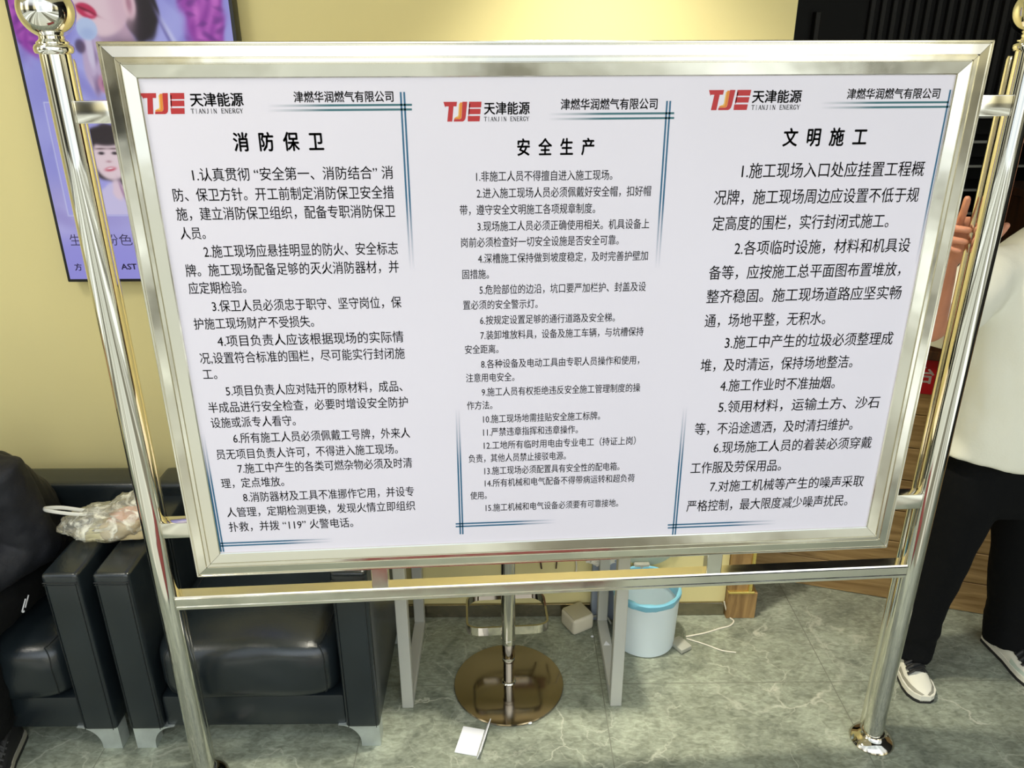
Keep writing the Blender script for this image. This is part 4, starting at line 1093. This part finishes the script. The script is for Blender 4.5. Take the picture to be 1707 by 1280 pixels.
def shoe(root, toe, heel, mt_up, mt_toe, mt_mid, mt_out, laces):
    toe, heel = Vector(toe), Vector(heel); f = (toe - heel); Lg = f.length; f.normalize(); s = Vector((-f.y, f.x, 0)); up = Vector((0, 0, 1))
    W = [(0.0, .024), (0.03, .034), (0.10, .036), (0.25, .037), (0.45, .038), (0.62, .045), (0.76, .048), (0.88, .043), (0.96, .030), (1.0, .014)]
    def plan(bm, za, zb, gr, x0=0.0, x1=1.0):
        rings = []
        pts = [w for w in W if x0 <= w[0] <= x1]
        t = NB(); lo = []
        out = [(heel + f * (a * Lg) + s * (w + gr)) for a, w in pts] + [(heel + f * (a * Lg) - s * (w + gr)) for a, w in reversed(pts)]
        loft(bm, [[p + up * za for p in out], [p + up * zb for p in out]])
    bm = NB()
    secs = [(0.0, .020, .085), (0.04, .032, .095), (0.15, .036, .098), (0.30, .037, .098), (0.42, .038, .088), (0.56, .042, .072), (0.70, .045, .058), (0.84, .042, .048), (0.93, .032, .040), (0.985, .014, .032)]
    rings = []
    for a, w, h in secs:
        c = heel + f * (a * Lg)
        rings.append([c + s * (w * math.cos(q)) + up * (0.022 + (h - 0.022) * max(0, math.sin(q)) ** 0.75) for q in [PI * k / 15 for k in range(16)]])
    loft(bm, rings); sh_ = obj('shoe', bm, mt_up, root, angle=0.9)
    bm = NB(); plan(bm, 0.008, 0.030, 0.003); obj('midsole', bm, mt_mid, sh_, angle=0.5)
    bm = NB(); plan(bm, 0.0, 0.012, 0.004); obj('outsole', bm, mt_out, sh_, angle=0.5)
    bm = NB()
    rings = []
    for a, w, h in secs[6:]:
        c = heel + f * (a * Lg)
        rings.append([c + s * ((w + .0022) * math.cos(q)) + up * (0.024 + (h - 0.030) * max(0, math.sin(q)) ** 0.75 * (0.55 if a < .9 else .85)) for q in [PI * k / 15 for k in range(16)]])
    rings2 = []
    for k, (a, w, h) in enumerate(secs[5:]):
        c = heel + f * (a * Lg)
        prof_ = []
        lim = (0.42, 0.50, 0.62, 0.9, 1.3)[k] if k < 5 else 1.57
        for side in (1, -1): pass
        prof_ = [c + s * ((w + .002) * math.cos(q)) + up * (0.022 + (h + .002 - 0.022) * max(0, math.sin(q)) ** 0.75) for q in [PI * j / 15 for j in range(16)]]
        rings2.append((prof_, lim))
    # grey toe guard running round the sides: keep only the low part of each section
    t = NB(); prev = None
    for prof_, lim in rings2:
        left = [prof_[j] for j in range(6)]; left = [left[0].lerp(prof_[5], 0)] + left[1:]
        kmax = max(2, int(round(lim / (PI / 15))))
        idx = [min(kmax, j * kmax / 5) for j in range(6)]
        def smp(pf, q):
            i = int(q); return pf[i].lerp(pf[min(i + 1, 15)], q - i)
        lft = [t.verts.new(smp(prof_, q)) for q in idx]; rgt = [t.verts.new(smp(prof_[::-1], q)) for q in idx]
        if prev:
            for A, B in ((prev[0], lft), (prev[1], rgt)):
                for j in range(5): t.faces.new((A[j], A[j + 1], B[j + 1], B[j]))
        prev = (lft, rgt)
    merge(bm, t); obj('toe_guard', bm, mt_toe, sh_, angle=0.9)
    if laces:
        bm = NB(); 
        for k in range(5):
            a = 0.42 + k * 0.062; h = 0.094 - k * 0.0075; c = heel + f * (a * Lg)
            tube(bm, [c + s * 0.034 + up * (h - 0.010), c + s * 0.014 + up * (h + 0.006), c - s * 0.014 + f * 0.012 + up * (h + 0.005), c - s * 0.034 + f * 0.012 + up * (h - 0.012)], [(0.0062, 0.003)] * 4, 8, side=tuple(f))
        obj('laces', bm, laces, sh_)
        bm = NB(); rr = []
        for a, w, h in ((0.28, .032, .116), (0.42, .032, .103), (0.54, .031, .087), (0.69, .026, .070)):
            c = heel + f * (a * Lg); rr.append([c + s * (w * q) + up * (h - 0.004 - 0.006 * q * q) for q in (-1, -.5, 0, .5, 1)] + [c + s * (w * q) + up * (h - 0.02) for q in (1, -1)])
        loft(bm, rr); obj('tongue', bm, laces, sh_, angle=0.9)
    return sh_

# ---------- standing person behind the right post
ps = thing('person', 'person in a white T-shirt and black trousers gripping the right post from behind', 'person', (1.70, 2.10, 0))
def PL(bm): bm.transform(Matrix.Translation((-1.70, -2.10, 0))); return bm
V3 = Vector
NK = V3((1.700, 2.12, 1.555)); HD = V3((1.735, 2.08, 1.735))
bm = NB()
at_ = head_shapes(bm, HD, (-0.35, -1, 0))
tube(bm, [NK + V3((0, .01, -.06)), NK + V3((0.01, 0, .03)), HD + V3((0, .015, -.07))], [0.062, 0.054, 0.056], 20)
tube(bm, [(1.70, 2.12, 0.80), (1.70, 2.11, 0.95), (1.695, 2.11, 1.12), (1.69, 2.11, 1.30), (1.69, 2.115, 1.42), (1.70, 2.12, 1.50)], [(0.15, 0.10), (0.16, 0.11), (0.135, 0.095), (0.16, 0.11), (0.17, 0.10), (0.09, 0.07)], 24, side=(1, 0, 0), round_ends=True)
tube(bm, [(1.72, 2.12, 1.45), (1.56, 2.10, 1.43), (1.500, 2.08, 1.41)], [0.045, 0.045, 0.050], 16, round_ends=True)
tube(bm, [(1.68, 2.12, 1.45), (1.84, 2.12, 1.43), (1.885, 2.12, 1.41)], [0.045, 0.045, 0.050], 16, round_ends=True)
# right arm raised to the post
ELB, WR = V3((1.268, 1.945, 1.325)), V3((1.250, 1.905, 1.520))
tube(bm, [(1.500, 2.08, 1.43), (1.40, 2.02, 1.37), ELB], [0.053, 0.046, 0.040], 16, round_ends=True)
tube(bm, [ELB, ELB.lerp(WR, .35) + V3((-.004, 0, 0)), ELB.lerp(WR, .75), WR], [0.040, 0.040, 0.032, (0.028, 0.024)], 16, round_ends=True)
# palm behind the post, fingers curling round its left side, thumb up on the right
tube(bm, [WR, V3((1.262, 1.893, 1.548)), V3((1.268, 1.882, 1.580)), V3((1.266, 1.878, 1.606))], [(0.028, 0.020), (0.036, 0.018), (0.040, 0.016), (0.036, 0.013)], 18, side=(1, -.25, 0), round_ends=True)
def finger(pts, r): tube(bm, curve_pts(pts, 4), [r[0] + (r[1] - r[0]) * i / (4 * (len(pts) - 1)) for i in range(4 * (len(pts) - 1) + 1)], 12, round_ends=True)
finger([(1.248, 1.880, 1.606), (1.233, 1.858, 1.630), (1.224, 1.838, 1.662), (1.220, 1.829, 1.691)], (0.0105, 0.0088))
finger([(1.243, 1.880, 1.600), (1.214, 1.860, 1.618), (1.203, 1.836, 1.620), (1.222, 1.820, 1.619), (1.234, 1.818, 1.617)], (0.0105, 0.0085))
finger([(1.238, 1.882, 1.582), (1.209, 1.862, 1.594), (1.198, 1.836, 1.594), (1.218, 1.819, 1.591), (1.231, 1.817, 1.589)], (0.0100, 0.0082))
finger([(1.236, 1.885, 1.562), (1.206, 1.866, 1.570), (1.197, 1.840, 1.572), (1.212, 1.824, 1.568), (1.222, 1.820, 1.566)], (0.0092, 0.0075))
finger([(1.285, 1.890, 1.552), (1.312, 1.866, 1.572), (1.328, 1.846, 1.596), (1.338, 1.834, 1.624)], (0.0140, 0.0095))
# left arm hanging
ELB2, WR2 = V3((1.955, 2.14, 1.17)), V3((1.965, 2.06, 0.93))
tube(bm, [(1.885, 2.12, 1.43), (1.925, 2.14, 1.30), ELB2], [0.053, 0.047, 0.040], 16, round_ends=True)
tube(bm, [ELB2, ELB2.lerp(WR2, .35), WR2], [0.040, 0.040, 0.026], 16, round_ends=True)
tube(bm, [WR2, WR2 + V3((0, -.02, -.05)), WR2 + V3((0, -.03, -.09))], [(0.017, 0.027), (0.016, 0.040), (0.014, 0.038)], 14, side=(1, 0, 0), round_ends=True)
for k, ln in enumerate((0.070, 0.078, 0.073, 0.058)):
    b0 = WR2 + V3((0.002, -0.058 + k * 0.019, -0.095)); finger([b0, b0 + V3((-.004, -.004, -ln * .5)), b0 + V3((-.020, 0, -ln))], (0.0095, 0.008))
b0 = WR2 + V3((0, -.045, -.03)); finger([b0, b0 + V3((-.012, -.028, -.03)), b0 + V3((-.018, -.034, -.062))], (0.012, 0.009))
# legs
RK, LK = V3((1.590, 2.10, 0.47)), V3((1.890, 2.12, 0.47))
RA, LA = V3((1.530, 2.13, 0.085)), V3((1.930, 2.16, 0.085))
tube(bm, [(1.615, 2.12, 0.86), RK.lerp(V3((1.615, 2.12, 0.86)), .5), RK], [0.085, 0.075, 0.058], 18, round_ends=True)
tube(bm, [RK, RK.lerp(RA, .3), RA], [0.056, 0.054, 0.032], 18, round_ends=True)
tube(bm, [(1.785, 2.12, 0.86), LK.lerp(V3((1.785, 2.12, 0.86)), .5), LK], [0.085, 0.075, 0.058], 18, round_ends=True)
tube(bm, [LK, LK.lerp(LA, .3), LA], [0.056, 0.054, 0.032], 18, round_ends=True)
for A, T in ((RA, V3((1.512, 1.985, 0.05))), (LA, V3((1.935, 2.0, 0.05)))):
    tube(bm, [A + V3((0, .02, -.035)), A.lerp(T, .5) + V3((0, 0, -.030)), T + V3((0, 0, -.018))], [0.024, 0.020, 0.013], 14, round_ends=True)
obj('body', PL(remesh(bm, 0.0045, 3)), SKIN, ps, angle=3.2)
def P_at(a, b, z): return at_(a, b, z) - V3((1.70, 2.10, 0))
face_parts(ps, P_at)
# T-shirt: loose torso, drooping shoulders, half sleeves
bm = NB()
rr = []
for z, cx_, cy_, ra, rb in ((0.845, 1.690, 2.095, 0.235, 0.150), (0.90, 1.690, 2.095, 0.232, 0.150), (1.05, 1.690, 2.10, 0.226, 0.145), (1.20, 1.690, 2.105, 0.226, 0.142), (1.33, 1.690, 2.105, 0.228, 0.138), (1.42, 1.690, 2.11, 0.215, 0.122), (1.47, 1.690, 2.115, 0.180, 0.100), (1.515, 1.695, 2.118, 0.125, 0.082), (1.548, 1.700, 2.12, 0.078, 0.070)):
    rr.append(ring_pts(V3((cx_, cy_, z - (cx_ - 1.7) * 0)), V3((1, 0, -0.16 if z < 0.95 else 0)), V3((0, 1, 0)), 44, ra, rb, 2.5))
loft(bm, rr)
tube(bm, [(1.62, 2.11, 1.445), (1.500, 2.08, 1.43), (1.40, 2.02, 1.365), (1.292, 1.960, 1.315)], [0.075, 0.082, 0.080, (0.070, 0.078)], 22)
tube(bm, [(1.76, 2.11, 1.445), (1.885, 2.12, 1.42), (1.93, 2.14, 1.30), (1.95, 2.14, 1.20)], [0.075, 0.080, 0.078, 0.074], 22)
bm = remesh(bm, 0.009, 5)
wrinkle(bm, 0.008, (7, 6, 4.5), 3.0); wrinkle(bm, 0.003, (20, 18, 12), 1.0)
obj('t_shirt', PL(bm), SHIRT, ps, angle=3.2)
# trousers: wide straight legs
bm = NB()
loft(bm, [ring_pts(V3((cx_, cy_, z)), V3((1, 0, 0)), V3((0, 1, 0)), 32, ra, rb, 2.4) for z, cx_, cy_, ra, rb in ((0.66, 1.70, 2.10, 0.10, 0.115), (0.72, 1.70, 2.10, 0.17, 0.13), (0.80, 1.70, 2.10, 0.195, 0.135), (0.95, 1.70, 2.10, 0.195, 0.130), (1.02, 1.70, 2.10, 0.17, 0.115))])
tube(bm, [(1.600, 2.09, 0.82), (1.592, 2.09, 0.68), (1.578, 2.10, 0.50), (1.562, 2.12, 0.30), (1.548, 2.12, 0.14), (1.540, 2.105, 0.058)], [(0.112, 0.12), (0.108, 0.115), (0.092, 0.100), (0.084, 0.092), (0.078, 0.088), (0.070, 0.090)], 26, side=(1, 0, 0))
tube(bm, [(1.800, 2.10, 0.82), (1.830, 2.10, 0.68), (1.875, 2.12, 0.48), (1.915, 2.15, 0.28), (1.935, 2.15, 0.14), (1.938, 2.130, 0.052)], [(0.112, 0.12), (0.108, 0.115), (0.092, 0.098), (0.084, 0.092), (0.078, 0.088), (0.076, 0.090)], 26, side=(1, 0, 0))
bm = remesh(bm, 0.009, 4)
wrinkle(bm, 0.008, (8, 8, 6), 5.0); wrinkle(bm, 0.006, (6, 6, 34), 2.0, fn=lambda c: max(0, 1 - c.z / 0.32))
obj('trousers', PL(bm), TROUSER, ps, angle=3.2)
class Sub:  # shoes are given in world coordinates; shift into the person's frame
    pass
off = V3((1.70, 2.10, 0))
shoe(ps, V3((1.512, 1.918, 0)) - off, V3((1.548, 2.192, 0)) - off, SHOE_WHITE, SHOE_GREY, MIDSOLE, RUBBER, RUBBER)
shoe(ps, V3((1.945, 1.935, 0)) - off, V3((1.925, 2.212, 0)) - off, SHOE_WHITE, mat('pale_green_leather', (196, 208, 192), 0.6), MIDSOLE, RUBBER, RUBBER)

# ---------- seated person at the left edge
pt = thing('person', 'person in dark navy clothes sitting hunched in the left armchair, cut by the picture edge', 'person', (-1.50, 2.10, 0))
off2 = V3((-1.50, 2.10, 0))
def QL(bm): bm.transform(Matrix.Translation(-off2)); return bm
HD2 = V3((-1.53, 1.93, 1.165))
bm = NB()
at2 = head_shapes(bm, HD2, (0.1, -1, 0))
tube(bm, [(-1.51, 2.05, 0.97), (-1.52, 1.99, 1.04), HD2 + V3((0, .02, -.06))], [0.062, 0.056, 0.056], 18)
tube(bm, [(-1.49, 2.27, 0.50), (-1.49, 2.22, 0.64), (-1.495, 2.14, 0.80), (-1.50, 2.07, 0.92)], [(0.14, 0.09), (0.13, 0.085), (0.14, 0.085), (0.11, 0.06)], 22, side=(1, 0, 0), round_ends=True)
for s in (-1, 1):
    shd = V3((-1.50 + s * 0.155, 2.06, 0.905)); el = V3((-1.49 + s * 0.165, 2.10, 0.645)); wr = V3((-1.50 + s * 0.06, 1.885, 0.600))
    tube(bm, [shd, shd.lerp(el, .5), el], [0.046, 0.044, 0.040], 16, round_ends=True)
    tube(bm, [el, el.lerp(wr, .4), wr], [0.040, 0.038, 0.027], 16, round_ends=True)
    hd = wr + V3((-s * 0.035, -0.06, -0.005)); tube(bm, [wr, wr.lerp(hd, .6), hd], [(0.026, 0.018), (0.038, 0.016), (0.036, 0.014)], 14, side=(1, 0, 0), round_ends=True)
    for k, ln in enumerate((0.066, 0.072, 0.068, 0.054)):
        b0 = hd + V3((s * (0.028 - k * 0.019), -0.008, 0.0)); finger([b0, b0 + V3((-s * .006, -ln * .6, -.004)), b0 + V3((-s * .014, -ln * .85, -.030))], (0.0092, 0.0078))
    b0 = wr + V3((-s * .03, -.015, .004)); finger([b0, b0 + V3((-s * .030, -.030, .006)), b0 + V3((-s * .040, -.060, .0))], (0.0115, 0.009))
    hp = V3((-1.49 + s * 0.09, 2.25, 0.500)); kn = V3((-1.55 + s * 0.105, 1.845, 0.525)); an = V3((-1.555 + s * 0.085, 1.905, 0.10))
    tube(bm, [hp, hp.lerp(kn, .5), kn + V3((0, .03, -.01))], [0.070, 0.062, 0.042], 18, round_ends=True)
    tube(bm, [kn + V3((0, .03, -.01)), kn.lerp(an, .3) + V3((0, .015, 0)), an], [0.042, 0.042, 0.034], 18, round_ends=True)
    tube(bm, [an + V3((0, .02, -.045)), an + V3((0, -.05, -.070)), an + V3((0, -.11, -.072))], [0.024, 0.020, 0.013], 14, round_ends=True)
obj('body', QL(remesh(bm, 0.0055, 3)), SKIN, pt, angle=3.2)
face_parts(pt, lambda a, b, z: at2(a, b, z) - off2)
bm = NB()
loft(bm, [ring_pts(V3((-1.495, cy_, z)), V3((1, 0, 0)), V3((0, 1, 0.35)), 34, ra, rb, 2.4) for z, cy_, ra, rb in ((0.47, 2.26, 0.190, 0.145), (0.58, 2.24, 0.195, 0.145), (0.72, 2.18, 0.195, 0.145), (0.84, 2.11, 0.190, 0.130), (0.93, 2.06, 0.150, 0.100), (0.985, 2.04, 0.085, 0.075))])
for s in (-1, 1):
    shd = V3((-1.50 + s * 0.150, 2.065, 0.90)); el = V3((-1.49 + s * 0.165, 2.105, 0.645)); wr = V3((-1.50 + s * 0.07, 1.905, 0.604))
    tube(bm, [shd + V3((-s * .07, 0, .01)), shd, shd.lerp(el, .5), el], [0.07, 0.078, 0.074, 0.070], 20, round_ends=True)
    tube(bm, [el, el.lerp(wr, .5), wr], [0.066, 0.056, 0.042], 18, round_ends=True)
bm = remesh(bm, 0.009, 4); wrinkle(bm, 0.010, (9, 9, 7), 8.0); wrinkle(bm, 0.003, (26, 26, 20), 2.0)
obj('jacket', QL(bm), NAVY, pt, angle=3.2)
bm = NB()
for s in (-1, 1):
    hp = V3((-1.49 + s * 0.09, 2.27, 0.500)); kn = V3((-1.55 + s * 0.105, 1.845, 0.525)); an = V3((-1.555 + s * 0.085, 1.905, 0.115))
    tube(bm, [hp, hp.lerp(kn, .5), kn, kn + V3((0, -.022, -.05)), kn.lerp(an, .45), an], [(0.105, 0.098), (0.098, 0.090), (0.082, 0.080), (0.078, 0.078), (0.074, 0.074), (0.060, 0.062)], 24, side=(1, 0, 0), round_ends=False)
tube(bm, [(-1.62, 2.28, 0.50), (-1.36, 2.28, 0.50)], 0.105, 20, round_ends=True)
bm = remesh(bm, 0.009, 4); wrinkle(bm, 0.009, (9, 9, 8), 1.0); wrinkle(bm, 0.003, (24, 24, 30), 6.0)
tr_ = obj('trousers', QL(bm), TROUSER, pt, angle=3.2)
bm = NB()
for y_, z_ in ((1.985, 0.512), (2.003, 0.512)):
    tube(bm, [(-1.330, y_ - 0.012, z_ - 0.014), (-1.327, y_ + 0.014, z_ + 0.012)], [(0.0016, 0.0030)] * 2, 8, side=(1, 0, 0))
ball(bm, (-1.3385, 1.990, 0.486), 0.0045, 10)
mk = obj('white_mark', QL(bm), PAPER, tr_); mk['label'] = 'white double slash mark'
for s in (-1, 1):
    shoe(pt, V3((-1.540 + s * 0.10, 1.735, 0)) - off2, V3((-1.555 + s * 0.085, 1.985, 0)) - off2, RUBBER, RUBBER, SHOE_GREY, RUBBER, RUBBER)

# ---------- unseen red mat added before the board for red streaks in the steel
mt_ = thing('added_red_mat', 'unseen red mat added in front of the notice board to redden its reflections', 'mat', (0.05, 0.62, 0), 0.05)
bm = NB(); bx(bm, (-0.55, -0.22, 0), (0.55, 0.22, 0.010), 0.003, 2); obj('pile', bm, mat('added_mat_red', (112, 44, 40), 0.95), mt_)
bm = NB(); bx(bm, (-0.58, -0.25, 0), (0.58, 0.25, 0.006), 0.002, 1); obj('rubber_edge', bm, RUBBER, mt_)
